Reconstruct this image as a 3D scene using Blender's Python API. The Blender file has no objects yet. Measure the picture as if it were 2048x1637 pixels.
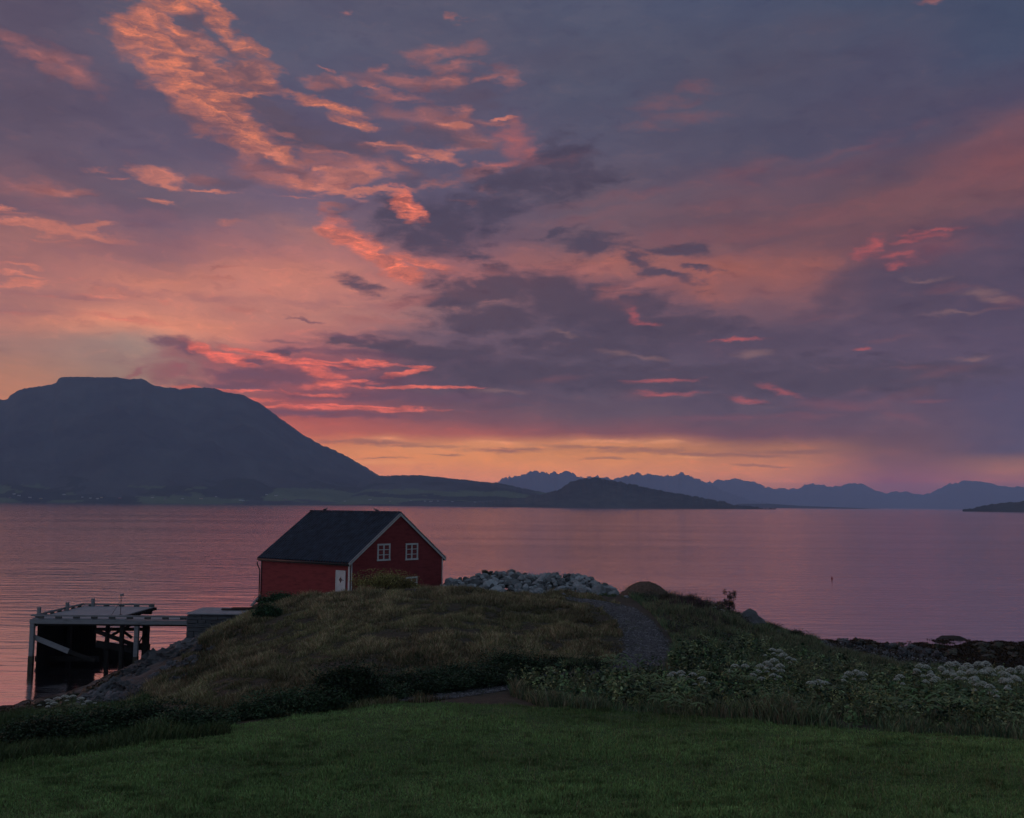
import bpy, bmesh, math, random
import numpy as np
from mathutils import Vector, Matrix

# ------------------------------------------------------------------ camera
scene = bpy.context.scene
COL = scene.collection
CAM_H = 12.0
F = 2048.0                                    # focal length in photo pixels (36 mm on a 36 mm sensor)
PITCH = math.atan(191.0 / F)
ROLL = 0.00855
_f = Vector((0, math.cos(PITCH), math.sin(PITCH)))
_u0 = Vector((0, -math.sin(PITCH), math.cos(PITCH)))
_r0 = Vector((1, 0, 0))
C_R = _r0 * math.cos(ROLL) + _u0 * math.sin(ROLL)
C_U = _u0 * math.cos(ROLL) - _r0 * math.sin(ROLL)
cam_data = bpy.data.cameras.new('camera')
cam_data.sensor_width = 36.0
cam_data.lens = 36.0
cam_data.clip_start = 0.5
cam_data.clip_end = 120000.0
cam = bpy.data.objects.new('camera', cam_data)
COL.objects.link(cam)
M3 = Matrix((C_R, C_U, -_f)).transposed()
cam.matrix_world = Matrix.Translation((0, 0, CAM_H)) @ M3.to_4x4()
scene.camera = cam
scene.view_settings.view_transform = 'Standard'
scene.view_settings.look = 'None'
scene.view_settings.exposure = 0.0
scene.view_settings.gamma = 1.0
scene.cycles.use_denoising = True
scene.cycles.max_bounces = 6
scene.cycles.volume_bounces = 1
scene.cycles.transparent_max_bounces = 8
scene.cycles.sample_clamp_indirect = 2.0


def ray(px, py):
    """direction through a photo pixel, scaled so that its world y is 1"""
    d = _f + C_R * ((px - 1024.0) / F) + C_U * ((818.5 - py) / F)
    return d / d.y


def P(px, py, d):
    v = ray(px, py) * d
    return Vector((v.x, v.y, CAM_H + v.z))


def PZ(px, py, z):
    r = ray(px, py)
    return P(px, py, (z - CAM_H) / r.z)


def proj(x, y, z):
    """numpy arrays of world points to photo pixels"""
    z = z - CAM_H
    cx = x * C_R.x + y * C_R.y + z * C_R.z
    cy = x * C_U.x + y * C_U.y + z * C_U.z
    cz = x * _f.x + y * _f.y + z * _f.z
    cz = np.where(cz < 0.5, 0.5, cz)
    return 1024.0 + F * cx / cz, 818.5 - F * cy / cz


def lin(c, k=1.0):
    o = []
    for v in c[:3]:
        v = v / 255.0
        o.append((v / 12.92 if v <= 0.04045 else ((v + 0.055) / 1.055) ** 2.4) * k)
    return tuple(o) + (1.0,)


# ------------------------------------------------------------------ world: dusk sky with clouds, a function of direction only
SUN_AZ, SUN_EL = -72.0, 7.0                   # degrees right of the view axis, degrees up
world = bpy.data.worlds.new('World')
scene.world = world
world.use_nodes = True
WT = world.node_tree
WT.nodes.clear()


def UV(px, py):
    r = ray(px, py).normalized()
    return math.atan2(r.x, r.y) * 2000.0, math.asin(r.z) * 2000.0


class G:
    """small helper for node trees"""
    def __init__(self, nt):
        self.nt = nt

    def put(self, sock, v):
        if isinstance(v, bpy.types.NodeSocket):
            self.nt.links.new(v, sock)
        elif v is not None:
            sock.default_value = v

    def m(self, op, a, b=None, c=None, clamp=False):
        n = self.nt.nodes.new('ShaderNodeMath'); n.operation = op; n.use_clamp = clamp
        self.put(n.inputs[0], a); self.put(n.inputs[1], b); self.put(n.inputs[2], c)
        return n.outputs[0]

    def v(self, op, a, b=None, out=0):
        n = self.nt.nodes.new('ShaderNodeVectorMath'); n.operation = op
        self.put(n.inputs[0], a)
        if op == 'SCALE':
            self.put(n.inputs['Scale'], b)
        else:
            self.put(n.inputs[1], b)
        return n.outputs[out]

    def comb(self, x, y, z=0.0):
        n = self.nt.nodes.new('ShaderNodeCombineXYZ')
        self.put(n.inputs[0], x); self.put(n.inputs[1], y); self.put(n.inputs[2], z)
        return n.outputs[0]

    def sep(self, a):
        n = self.nt.nodes.new('ShaderNodeSeparateXYZ'); self.put(n.inputs[0], a)
        return n.outputs

    def mapping(self, a, loc=(0, 0, 0), rot=0.0, sc=(1, 1, 1), kind='POINT'):
        n = self.nt.nodes.new('ShaderNodeMapping'); n.vector_type = kind
        self.put(n.inputs[0], a)
        n.inputs[1].default_value = loc
        n.inputs[2].default_value = (0, 0, rot)
        n.inputs[3].default_value = sc
        return n.outputs[0]

    def noise(self, a, scale=1.0, detail=4.0, rough=0.5, dist=0.0, col=False, typ='FBM'):
        n = self.nt.nodes.new('ShaderNodeTexNoise'); n.noise_dimensions = '3D'
        n.noise_type = typ
        self.put(n.inputs['Vector'], a)
        n.inputs['Scale'].default_value = scale
        n.inputs['Detail'].default_value = detail
        n.inputs['Roughness'].default_value = rough
        n.inputs['Distortion'].default_value = dist
        return n.outputs['Color'] if col else n.outputs[0]

    def ss(self, a, lo, hi, o0=0.0, o1=1.0, smooth=True):
        n = self.nt.nodes.new('ShaderNodeMapRange')
        n.interpolation_type = 'SMOOTHSTEP' if smooth else 'LINEAR'
        self.put(n.inputs[0], a); self.put(n.inputs[1], lo); self.put(n.inputs[2], hi)
        self.put(n.inputs[3], o0); self.put(n.inputs[4], o1)
        return n.outputs[0]

    def mix(self, f, a, b, mode='MIX'):
        n = self.nt.nodes.new('ShaderNodeMix'); n.data_type = 'RGBA'; n.blend_type = mode
        self.put(n.inputs[0], f); self.put(n.inputs[6], a); self.put(n.inputs[7], b)
        return n.outputs[2]

    def ramp(self, f, stops, interp='LINEAR'):
        n = self.nt.nodes.new('ShaderNodeValToRGB'); cr = n.color_ramp
        cr.interpolation = interp
        self.put(n.inputs[0], f)
        stops = sorted(stops, key=lambda s: s[0])
        cr.elements[0].position = stops[0][0]; cr.elements[0].color = stops[0][1]
        cr.elements[1].position = stops[-1][0]; cr.elements[1].color = stops[-1][1]
        for p, c in stops[1:-1]:
            e = cr.elements.new(p); e.color = c
        return n.outputs[0]


g = G(WT)
tc = WT.nodes.new('ShaderNodeTexCoord')
D = tc.outputs['Generated']
dx, dy, dz = g.sep(D)[:3]
U = g.m('MULTIPLY', g.m('ARCTAN2', dx, dy), 2000.0)
V = g.m('MULTIPLY', g.m('ARCSINE', dz), 2000.0)
Q = g.comb(U, V)
# streaky domain warps, weaker near the horizon where clouds are seen edge on
hz = g.ss(V, 0.0, 520.0, 0.25, 1.0)
n1 = g.v('SUBTRACT', g.noise(g.mapping(Q, sc=(.0042, .010, 1)), detail=5, rough=.58, col=True), (.5, .5, .5))
n2 = g.v('SUBTRACT', g.noise(g.mapping(Q, loc=(7, 3, 0), sc=(.015, .040, 1)), detail=5, rough=.62, col=True), (.5, .5, .5))
w1 = g.v('SCALE', g.v('MULTIPLY', n1, (190, 90, 0)), hz)
w2 = g.v('SCALE', g.v('MULTIPLY', n2, (110, 44, 0)), hz)
Qs = g.v('ADD', Q, g.v('ADD', w1, g.v('SCALE', w2, .5)))          # for the wide colour fields
Qc = g.v('ADD', Q, g.v('ADD', g.v('SCALE', w1, .42), w2))          # for the clouds
U1, V1 = g.sep(Qs)[0:2]

GRID = {
 0:    [(0,(90,80,98)),(100,(92,79,97)),(200,(90,79,98)),(300,(98,82,98)),(380,(118,88,98)),(430,(112,86,98)),(470,(155,104,100)),(520,(160,106,102)),(570,(165,110,104)),(640,(172,116,104)),(690,(158,116,106)),(740,(170,118,98)),(820,(190,122,92)),(1000,(190,115,85))],
 280:  [(0,(88,84,102)),(100,(90,86,106)),(200,(90,80,100)),(300,(96,84,104)),(400,(106,88,102)),(450,(112,88,104)),(510,(146,100,102)),(570,(196,124,108)),(610,(190,123,108)),(650,(226,142,112)),(690,(158,128,118)),(745,(156,122,108)),(900,(190,115,85)),(1000,(190,115,85))],
 600:  [(0,(86,84,104)),(100,(88,88,108)),(200,(88,82,104)),(300,(94,82,102)),(400,(112,93,112)),(450,(132,102,112)),(500,(172,112,108)),(560,(196,124,110)),(630,(190,124,110)),(680,(176,106,102)),(720,(140,82,90)),(780,(135,76,84)),(830,(168,84,80)),(870,(190,98,80)),(900,(216,130,82)),(940,(226,130,72)),(1000,(215,120,76))],
 900:  [(0,(84,84,104)),(100,(86,84,104)),(200,(88,82,104)),(300,(92,84,106)),(400,(92,82,102)),(460,(102,82,98)),(510,(125,90,100)),(560,(160,102,102)),(610,(148,104,104)),(660,(112,88,100)),(720,(92,73,88)),(790,(92,73,88)),(840,(128,80,86)),(868,(170,90,80)),(892,(216,138,90)),(940,(228,138,76)),(1000,(215,120,75))],
 1200: [(0,(80,84,106)),(100,(82,84,104)),(200,(82,82,102)),(300,(86,82,102)),(400,(98,84,98)),(480,(112,86,96)),(525,(160,100,92)),(570,(110,80,92)),(650,(88,74,91)),(750,(90,76,92)),(830,(98,76,88)),(866,(126,76,80)),(890,(210,134,84)),(930,(222,138,78)),(1000,(205,120,78))],
 1500: [(0,(74,80,104)),(100,(78,78,98)),(200,(80,78,98)),(300,(80,76,96)),(370,(98,78,92)),(450,(112,80,87)),(500,(118,82,87)),(545,(148,90,84)),(610,(118,84,92)),(660,(92,74,90)),(750,(92,76,93)),(830,(90,72,86)),(872,(108,70,80)),(900,(176,112,76)),(932,(202,124,72)),(1000,(185,110,75))],
 1800: [(0,(70,77,100)),(100,(76,75,97)),(200,(78,74,96)),(280,(80,75,96)),(340,(95,74,88)),(400,(112,78,84)),(470,(106,74,83)),(550,(88,72,89)),(650,(93,75,94)),(750,(91,75,94)),(850,(96,72,86)),(900,(108,73,79)),(930,(122,79,78)),(960,(138,82,75)),(1000,(130,78,75))],
 2048: [(0,(66,74,98)),(100,(70,76,100)),(200,(80,72,94)),(250,(98,75,90)),(320,(118,76,82)),(400,(108,76,84)),(450,(86,71,90)),(600,(82,69,90)),(700,(86,71,92)),(800,(83,71,94)),(905,(85,70,90)),(935,(152,99,80)),(960,(150,92,78)),(1000,(140,88,78))],
}
VMAX = 3300.0
SKY_GAIN = 1.0


def hazegain(py):
    """the sky close to the horizon stands behind tens of kilometres of air: it is brighter at its source"""
    t = max(0.0, min(1.0, (py - 560.0) / 400.0))
    return SKY_GAIN * (1.0 + HG * t * t)


HG = 0.0
tv = g.m('SQRT', g.m('DIVIDE', V1, VMAX, clamp=True))
cols = []
for px, st in GRID.items():
    s = [(math.sqrt(max(0.0, UV(px, py)[1] / VMAX)), lin(c, hazegain(py))) for py, c in st]
    s = s + [(0.72, lin((108, 118, 136))), (0.9, lin((118, 134, 152)))]
    s = sorted(s, key=lambda q: q[0])
    cols.append((UV(px, 700)[0], g.ramp(tv, s, 'LINEAR')))
tb = g.m('SQRT', g.m('DIVIDE', V, VMAX, clamp=True))
back = g.ramp(tb, [(0, lin((112, 120, 138))), (.3, lin((114, 128, 148))), (.9, lin((118, 134, 152)))])
left = g.ramp(tb, [(0, lin((200, 130, 105))), (.3, lin((205, 130, 115))), (.5, lin((160, 110, 118))), (.9, lin((118, 134, 152)))])
c = cols[0][1]
for (ua, ca), (ub, cb) in zip(cols[:-1], cols[1:]):
    c = g.mix(g.ss(U1, ua, ub, smooth=True), c, cb)
back = g.v('SCALE', back, g.ss(dx, -.9, .9, 1.35, .62))
aU = g.m('ABSOLUTE', U)
c = g.mix(g.ss(U, -1150.0, -1500.0), c, left)
c = g.mix(g.m('MAXIMUM', g.ss(U, -2600.0, -4200.0), g.ss(U, 1200.0, 2600.0)), c, back)
# very wide soft mottling
mot = g.noise(g.mapping(Qs, loc=(3, 9, 0), sc=(.006, .018, 1)), detail=6, rough=.6)
c = g.mix(g.ss(mot, .42, .68, 0.0, .45), c, g.v('MULTIPLY', c, (.84, .80, .88)))
c = g.mix(g.ss(mot, .54, .30, 0.0, .36), c, g.v('MULTIPLY', c, (1.28, 1.12, 1.05)))

# a little of the physical twilight sky on top, low sun off to the left
nis = WT.nodes.new('ShaderNodeTexSky')
nis.sky_type = 'NISHITA'
nis.sun_disc = False
nis.sun_elevation = math.radians(SUN_EL)
nis.sun_rotation = math.radians(SUN_AZ)
c = g.mix(1.0, c, g.v('SCALE', nis.outputs[0], .0008), 'ADD')

eA = g.m('SUBTRACT', g.noise(g.mapping(Q, loc=(1, 2, 0), sc=(.011, .026, 1)), detail=7, rough=.62, dist=.4), .5)
eB = g.m('SUBTRACT', g.noise(g.mapping(Q, loc=(5, 8, 0), sc=(.022, .075, 1)), detail=6, rough=.66, dist=.6), .5)


eF = g.m('SUBTRACT', g.noise(g.mapping(Qc, loc=(2, 6, 0), rot=.12, sc=(.017, .060, 1)), detail=7, rough=.68, dist=.5), .5)
eC = g.m('MULTIPLY_ADD', eF, .8, g.m('MULTIPLY', eA, .35))
eA = g.m('MULTIPLY_ADD', eF, .42, eA)
eB = g.m('MULTIPLY_ADD', eF, .35, eB)
ux, vx = g.sep(Qc)[:2]
Qh = g.comb(ux, vx, 1.0)
BLOB = bpy.data.node_groups.new('cloud_ellipse', 'ShaderNodeTree')
for nm, ty in (('q', 'Vector'), ('a', 'Vector'), ('b', 'Vector'), ('low', 'Float')):
    BLOB.interface.new_socket(nm, in_out='INPUT', socket_type='NodeSocket' + ty)
BLOB.interface.new_socket('low', in_out='OUTPUT', socket_type='NodeSocketFloat')
gb = G(BLOB)
_gi = BLOB.nodes.new('NodeGroupInput'); _go = BLOB.nodes.new('NodeGroupOutput')
_pa = gb.v('DOT_PRODUCT', _gi.outputs[0], _gi.outputs[1], out=1)
_pb = gb.v('DOT_PRODUCT', _gi.outputs[0], _gi.outputs[2], out=1)
gb.put(_go.inputs[0], gb.m('MINIMUM', _gi.outputs[3], gb.m('MULTIPLY_ADD', _pb, _pb, gb.m('MULTIPLY', _pa, _pa))))
LAYERS = []
WIDE = .42


def layer(col, blobs, lo=.0, hi=.6, amp=2.0, edge=None, vary=0.0, strength=1.0, grow=1.3, holes=.35):
    LAYERS.append((col, blobs, lo - .12, lo - .12 + (hi - lo) * 2.1, amp * 1.9, edge, vary, strength, grow, holes))


def over(c, spec, box):
    """one kind of cloud over c: a union of soft ellipses given in photo pixels, frayed by noise; only those reaching the box"""
    col, blobs, lo, hi, amp, edge, vary, strength, grow, holes = spec
    here = []
    for b in blobs:
        px, py, rx, ry = b[:4]
        rot = math.radians(b[4] if len(b) > 4 else 0.0)
        ex = math.hypot(rx * math.cos(rot), ry * math.sin(rot)) * grow * (1 + amp * .16) + 45
        ey = math.hypot(rx * math.sin(rot), ry * math.cos(rot)) * grow * (1 + amp * .16) + 24
        if px + ex < box[0] or px - ex > box[2] or py + ey < box[1] or py - ey > box[3]:
            continue
        here.append((px, py, rx * grow, ry * grow, rot))
    if not here:
        return c
    # each batch of nodes is tied to the one before: keeps the shader stack short
    prev = g.m('ADD', g.v('DOT_PRODUCT', c, (1e-7, 1e-7, 1e-7), out=1), 1.0)
    cur = 1e6
    Qk = g.comb(ux, vx, prev)
    for i, (px, py, rx, ry, rot) in enumerate(here):
        u, v = UV(px, py)
        rx *= math.cos(math.atan((px - 1024) / F))
        ca, sa = math.cos(rot), math.sin(rot)
        n = WT.nodes.new('ShaderNodeGroup'); n.node_tree = BLOB
        g.put(n.inputs[0], Qk); g.put(n.inputs[3], cur)
        n.inputs[1].default_value = (ca / rx, sa / rx, -(u * ca + v * sa) / rx)
        n.inputs[2].default_value = (-sa / ry, ca / ry, (u * sa - v * ca) / ry)
        cur = n.outputs[0]
        if i % 5 == 4:
            Qk = g.comb(ux, vx, g.m('MULTIPLY_ADD', cur, 1e-9, 1.0))
    prev = g.m('MULTIPLY_ADD', cur, 1e-9, eC)
    cur = g.m('SQRT', cur)
    e = {None: eA, 'B': eB}[edge]
    s = g.m('MULTIPLY_ADD', e, amp, g.m('SUBTRACT', 1.0, cur))
    mk = g.m('MULTIPLY', g.ss(s, lo, hi), g.ss(prev, .10, -.14, strength * (1 - holes), strength))
    cc = lin(col)
    if vary:
        cc = g.mix(g.ss(prev, -.16, .16), tuple(min(1, x * (1 + vary * .5)) for x in cc[:3]) + (1,), tuple(x * (1 - vary) for x in cc[:3]) + (1,))
    return g.mix(mk, c, cc)


# wide soft fields first
layer((214, 131, 100), [(330,560,150,35,6),(560,545,170,40,0),(620,470,90,26,-10),(130,650,150,22,0),(420,650,150,18,0)], lo=-.1, hi=.9, amp=1.0, strength=.55, vary=.12)
layer((166, 96, 82), [(1470,535,170,24,8),(1640,522,100,22,8),(1420,575,60,30,-35),(1240,525,90,16,0)], lo=-.1, hi=.8, amp=1.0, strength=.8, vary=.15)
layer((134, 80, 84), [(1780,400,330,22,14),(1960,330,160,30,16),(1500,470,190,14,6),(1650,345,120,14,10),(1420,415,130,12,6)], lo=-.1, hi=.9, amp=1.2, strength=.5)
layer((136, 84, 88), [(1250,396,170,11,8),(1480,345,180,13,10),(1690,302,150,12,12),(1960,285,110,18,18),(1340,474,230,12,6),(1650,430,150,12,12),(1930,360,120,14,22),(1480,508,150,10,4),(1180,440,130,10,8)], lo=-.1, hi=.9, amp=1.3, strength=.65)
layer((84, 73, 89), [(1400,432,190,15,6),(1600,398,170,18,12),(1780,345,150,20,16),(1560,478,140,12,8),(1250,350,130,22,8),(1150,120,160,40,0),(1500,150,220,36,6),(1760,210,200,34,8),(1950,180,120,26,8),(1330,290,150,24,4),(1600,60,180,22,0)], lo=-.1, hi=.9, amp=1.5, strength=.55)
# dark masses
layer((80, 66, 83), [(1640,610,150,34,38),(1860,610,230,80,6),(1560,680,240,36,0),(1900,470,170,20,4)], lo=-.05, hi=.7, amp=1.0, vary=.10)
layer((88, 74, 90), [(480,190,80,55,-35),(560,255,120,42,-28),(690,300,110,32,-8),(915,185,75,62,-30),(60,210,170,60,0),(870,270,120,30,0)], lo=0, hi=.8, amp=1.0, strength=.9)
# salmon lit clouds of the diagonal band and around it
layer((206, 119, 93), [(280,55,44,42,-50),(330,105,66,40,-42),(385,160,70,44,-48),(440,210,66,38,-48),(490,262,52,30,-45),(545,300,60,15,-20),(360,60,80,14,-20),
    (415,12,48,16,-30),(445,50,28,18,-50),(480,95,40,12,-15),(505,150,40,22,-5),(470,194,70,6,10),(640,207,62,9,-10),(700,246,50,9,-8),(330,0,60,16,-10)],
    lo=-.04, hi=.30, amp=1.15, vary=.30, grow=1.42, holes=.6)
layer((160, 101, 99), [(70,112,60,12,-22),(140,140,60,20,-20),(60,296,60,5,0),(40,372,70,14,0),(560,348,100,20,-8),(690,330,90,16,-4),(870,105,60,10,8),(890,128,50,10,0),(810,160,70,13,0),
    (790,195,50,7,0),(765,138,20,8,0),(1010,155,30,14,-20),(860,240,90,16,-6),(980,242,60,7,-8),(830,300,90,10,0),(955,282,28,18,0),(970,345,60,8,12),(880,370,50,6,10),(920,35,14,8,0),(1870,2,40,5,0),
    (690,30,18,6,0),(420,365,30,8,0)], lo=-.04, hi=.5, amp=1.3, strength=.92, vary=.2, grow=1.45)
layer((205, 122, 104), [(320,358,46,13,0),(335,372,26,10,-20),(322,404,36,7,-3),(420,389,55,3.5,3),(70,458,150,8,-3),(195,461,34,6,8),(5,420,20,5,0),(700,352,80,18,4),(720,386,90,8,5),(680,378,50,10,-20),
    (895,312,42,14,-14),(45,548,52,5,-4),(50,562,56,5,3),(40,530,36,4,-6),(8,582,10,5,0),(640,372,60,10,0),(330,603,18,3,0),(600,365,36,7,-6),(845,316,30,7,0),(915,250,30,5,0),(1003,232,24,4,0),(770,292,50,4,0),(655,340,30,8,-10),(740,352,30,10,0),(548,310,34,6,-14),(200,590,60,4,0),(250,640,90,6,-3)], lo=.02, hi=.4, amp=1.0, vary=.12)
layer((176, 97, 93), [(1035,282,40,38,-30),(1062,312,34,18,-20),(1010,330,50,10,8)], lo=0, hi=.6, amp=1.0, strength=.9)
layer((94, 78, 92), [(440,92,60,10,-20),(488,150,60,20,-28),(395,42,44,10,-12),(525,215,64,18,-26),(400,130,40,8,-18),(455,178,40,8,-14),(360,85,30,7,-10),(590,270,60,14,-20)], lo=.0, hi=.5, amp=1.2, strength=.75, holes=.3)
layer((146, 98, 103), [(120,500,150,10,-3),(260,580,110,9,-6),(430,598,70,9,0),(140,592,130,11,0),(40,622,110,13,0),(300,495,120,12,8),(200,430,160,16,0),(520,500,80,9,-6),(620,600,90,9,4),(760,610,60,9,0),(700,590,50,8,0)], lo=.0, hi=.6, amp=1.2, strength=.6, holes=.3)
layer((126, 86, 93), [(1320,212,60,14,6),(1390,178,40,12,-8),(1310,255,50,8,0),(1360,235,80,14,0)], lo=.0, hi=.7, amp=1.4, strength=.8)
layer((184, 110, 99), [(676, 309, 44, 6, -14), (658, 142, 16, 4, -11), (975, 379, 20, 6, 2), (575, 355, 29, 6, -6), (813, 413, 20, 9, -6), (605, 368, 21, 9, -18), (918, 256, 30, 6, -3), (754, 178, 35, 5, -15), (976, 152, 26, 7, 8), (753, 175, 35, 3, -8), (680, 164, 29, 8, -2), (666, 417, 39, 4, 1), (592, 396, 44, 3, -3), (919, 219, 18, 9, 0), (793, 419, 42, 6, -9), (845, 302, 41, 6, -14), (641, 169, 31, 8, -8), (919, 302, 44, 8, 8), (813, 377, 33, 4, -9), (636, 302, 30, 5, -2), (896, 156, 39, 9, -2), (919, 399, 21, 5, -11), (566, 271, 24, 4, -10), (577, 336, 22, 6, -9), (987, 333, 19, 8, -6), (619, 205, 43, 8, 9), (26, 433, 30, 5, -5), (13, 524, 41, 4, 3), (446, 448, 28, 6, 3), (456, 538, 46, 3, 3), (71, 477, 26, 3, -5), (109, 596, 53, 5, -4), (517, 579, 29, 7, -5), (194, 338, 28, 5, 0), (123, 483, 42, 5, -1), (3, 585, 33, 3, 3), (33, 626, 31, 4, -1), (441, 556, 27, 3, -3), (229, 584, 50, 4, 0), (124, 385, 57, 6, 4), (129, 555, 52, 3, 5), (482, 618, 45, 5, 1), (230, 356, 32, 3, 1), (114, 385, 33, 3, 5)], lo=.0, hi=.6, amp=1.3, strength=.8, vary=.2)
layer((88, 74, 90), [(995, 403, 25, 17, -1), (822, 360, 29, 18, 8), (962, 192, 56, 10, -4), (918, 286, 57, 17, -12), (386, 238, 63, 11, -19), (708, 296, 38, 17, -6), (461, 370, 50, 18, -1), (708, 354, 43, 17, -2), (682, 423, 30, 10, 7), (758, 283, 61, 11, -11), (677, 293, 63, 13, -2), (999, 389, 47, 17, 3), (580, 340, 57, 15, -19), (655, 173, 28, 14, -7), (929, 799, 37, 8, -1), (798, 670, 81, 10, 3), (775, 670, 86, 9, 1), (750, 692, 45, 5, 3), (1265, 717, 45, 5, 4), (1037, 812, 42, 6, 2), (1299, 627, 80, 4, 1), (586, 767, 40, 10, 4), (937, 611, 80, 5, -5), (1124, 648, 73, 6, -4), (597, 718, 59, 10, 5), (1427, 672, 89, 8, -4), (629, 755, 52, 10, 5), (567, 681, 80, 4, -4), (1379, 635, 71, 10, 0), (1348, 619, 82, 5, -5), (1114, 802, 50, 5, -1), (1261, 691, 50, 4, 3)], lo=.0, hi=.6, amp=1.3, strength=.7)
# slate clouds of the middle
layer((75, 66, 84), [(1060,372,110,36,-6),(1120,330,60,44,0),(990,410,110,26,16),(880,440,110,44,10),(860,480,90,34,-10),(790,430,50,30,0),(1180,360,60,30,0),(940,518,46,12,-4),
    (1100,470,40,7,12),(1200,488,90,17,-6),(1260,520,80,15,-22),(1330,548,80,9,-10),(1340,500,60,11,0),(715,566,46,14,-14),(1400,540,40,6,-8)], lo=-.04, hi=.40, amp=1.2, strength=.95, vary=.08, holes=.15)
layer((80, 66, 81), [(1000,585,130,38,0),(1120,590,120,44,-6),(1200,625,150,46,0),(900,602,56,22,0),(980,640,120,28,0),(1330,650,140,26,0),(1180,690,160,30,0),(870,700,120,16,0),(1060,750,240,28,0),
    (1330,755,260,30,0),(760,690,60,9,0),(560,706,50,7,0),(700,680,60,10,0),(1640,760,300,34,0)], lo=-.06, hi=.32, amp=1.15, strength=.95, vary=.07, holes=.12)
layer((226, 116, 92), [(668,462,40,16,-22),(700,478,50,20,-32),(745,505,50,17,-36),(790,532,34,13,-34),(840,525,50,9,-10),(815,410,34,16,-50)], lo=.0, hi=.36, amp=1.15, vary=.35, grow=1.5, holes=.45)
layer((170, 104, 100), [(860,520,90,12,-6),(930,545,80,10,-6),(1270,570,90,9,6),(1240,590,50,10,10),(820,602,70,12,10),(1170,540,90,14,4),(760,640,90,10,0)], lo=0, hi=.6, amp=1.0, strength=.8, vary=.1)
# the low cloud bank right of the mountain
layer((146, 84, 90), [(430,720,110,30,-8),(480,752,170,30,-4),(350,735,50,20,20),(275,742,30,5,28),(620,740,150,26,0),(600,785,190,16,-4)], lo=-.05, hi=.4, amp=1.0, vary=.12)
layer((106, 74, 90), [(342,681,38,9,12),(365,690,30,10,-20),(560,755,52,17,0),(480,748,80,12,0),(700,705,90,8,-3),(590,700,60,7,0),(500,722,30,5,0),(680,735,90,8,0),(800,795,240,10,0),(760,760,120,10,0),(470,770,90,10,0),(650,828,190,7,0),(690,670,60,7,-6),(620,640,30,3,-8)], lo=.0, hi=.45, amp=1.0, vary=.1)
layer((226, 106, 90), [(410,700,44,9,-28),(450,712,60,7,-16),(520,706,70,6,-8),(600,724,110,6,-4),(640,745,44,10,-16),(655,768,44,9,6),(640,790,60,4,0),(700,724,100,4,-2),(700,762,60,4,0),(835,776,120,3.5,0),(820,744,34,5,12),(840,733,16,5,0),
    (600,816,260,3.5,0),(720,814,120,3,0),(440,776,100,3,-2),(480,795,60,3,-4),(385,690,18,8,-20)], lo=.0, hi=.40, amp=.95, edge='B', vary=.25)
layer((122, 80, 88), [(1971, 416, 88, 9, 7), (1213, 460, 46, 10, -2), (1491, 366, 36, 7, -4), (1350, 480, 51, 7, -3), (2018, 352, 33, 6, -1), (1622, 634, 48, 7, 10), (1540, 413, 66, 5, -2), (2003, 435, 44, 9, 0), (1467, 478, 40, 6, 8), (1112, 759, 67, 8, 7), (1883, 747, 67, 9, 12), (1777, 801, 85, 9, 10), (1241, 616, 47, 11, -2), (1909, 583, 61, 8, 0), (1632, 839, 55, 6, 9), (1712, 787, 37, 8, 6), (1082, 335, 85, 9, 10), (2017, 603, 52, 10, -6), (1686, 446, 83, 4, -4), (1897, 489, 58, 6, 7), (1627, 410, 53, 4, 13), (1782, 677, 52, 5, 4), (1715, 404, 60, 6, 14), (1291, 788, 53, 9, 5), (1821, 739, 53, 4, -2), (2001, 620, 33, 4, 1)], lo=.0, hi=.7, amp=1.3, strength=.6)
# small late lit streaks on the right
layer((168, 84, 86), [(1266,628,20,9,-24),(1288,645,28,6,-4),(1475,681,52,3,0),(1325,761,74,4.5,3),(1560,781,38,7,-16),(1492,797,34,6,-6),(1340,785,60,4,0),(1748,498,28,14,32),(1798,533,22,7,10),(1832,482,50,7,5),(1870,465,50,6,0),(1815,512,34,8,-6),(1720,700,20,3,0)], lo=.0, hi=.55, amp=.8, edge='B')
layer((124, 76, 86), [(1690,812,110,12,-6),(1800,832,60,8,-14),(1450,835,200,8,0),(1850,805,50,4,0),(1860,500,110,20,4)], lo=-.05, hi=.7, amp=1.0, strength=.85)
layer((140, 104, 102), [(1230,703,34,8,-5),(1290,713,50,5,-6),(1120,671,40,4,-10),(1500,711,32,8,0),(1960,590,42,9,4),(1985,600,30,5,0),(1915,628,60,4,0),(1000,785,50,4,0),(1850,560,40,5,0),(1940,718,30,4,0)], lo=.0, hi=.6, amp=1.0, strength=.7)
# the bright gap above the sea and its thin grey streaks
layer((240, 160, 112), [(765,880,46,6,0),(1210,882,90,4,0),(1330,886,60,4,0),(1000,886,60,4,0),(750,925,90,4,0),(1380,915,50,3,0)], lo=-.05, hi=.6, amp=.9, edge='B', strength=.6)
layer((134, 88, 84), [(745,886,120,5,-1),(830,893,90,4,-1),(1000,903,70,5,0),(1050,899,60,4,0),(1180,896,110,5,-2),(1290,903,120,6,0),(1380,908,110,4,-2),(1210,918,60,3,0),(1480,912,120,4,-2),(1515,932,50,3,-3),(1560,935,30,2,0),(770,918,50,2,0),(890,912,40,2,0),(1600,905,140,5,0)],
    lo=.0, hi=.5, amp=.9, edge='B', strength=.85)



HAZE = 5.2e-5                                   # extinction of the air per metre
AIR = (.068, .064, .122)                      # light the air itself sends back
path_ = g.m('MINIMUM', g.m('DIVIDE', 1000.0, g.m('MAXIMUM', dz, .002)), 42000.0)
TR = g.m('EXPONENT', g.m('MULTIPLY', path_, -HAZE))


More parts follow.
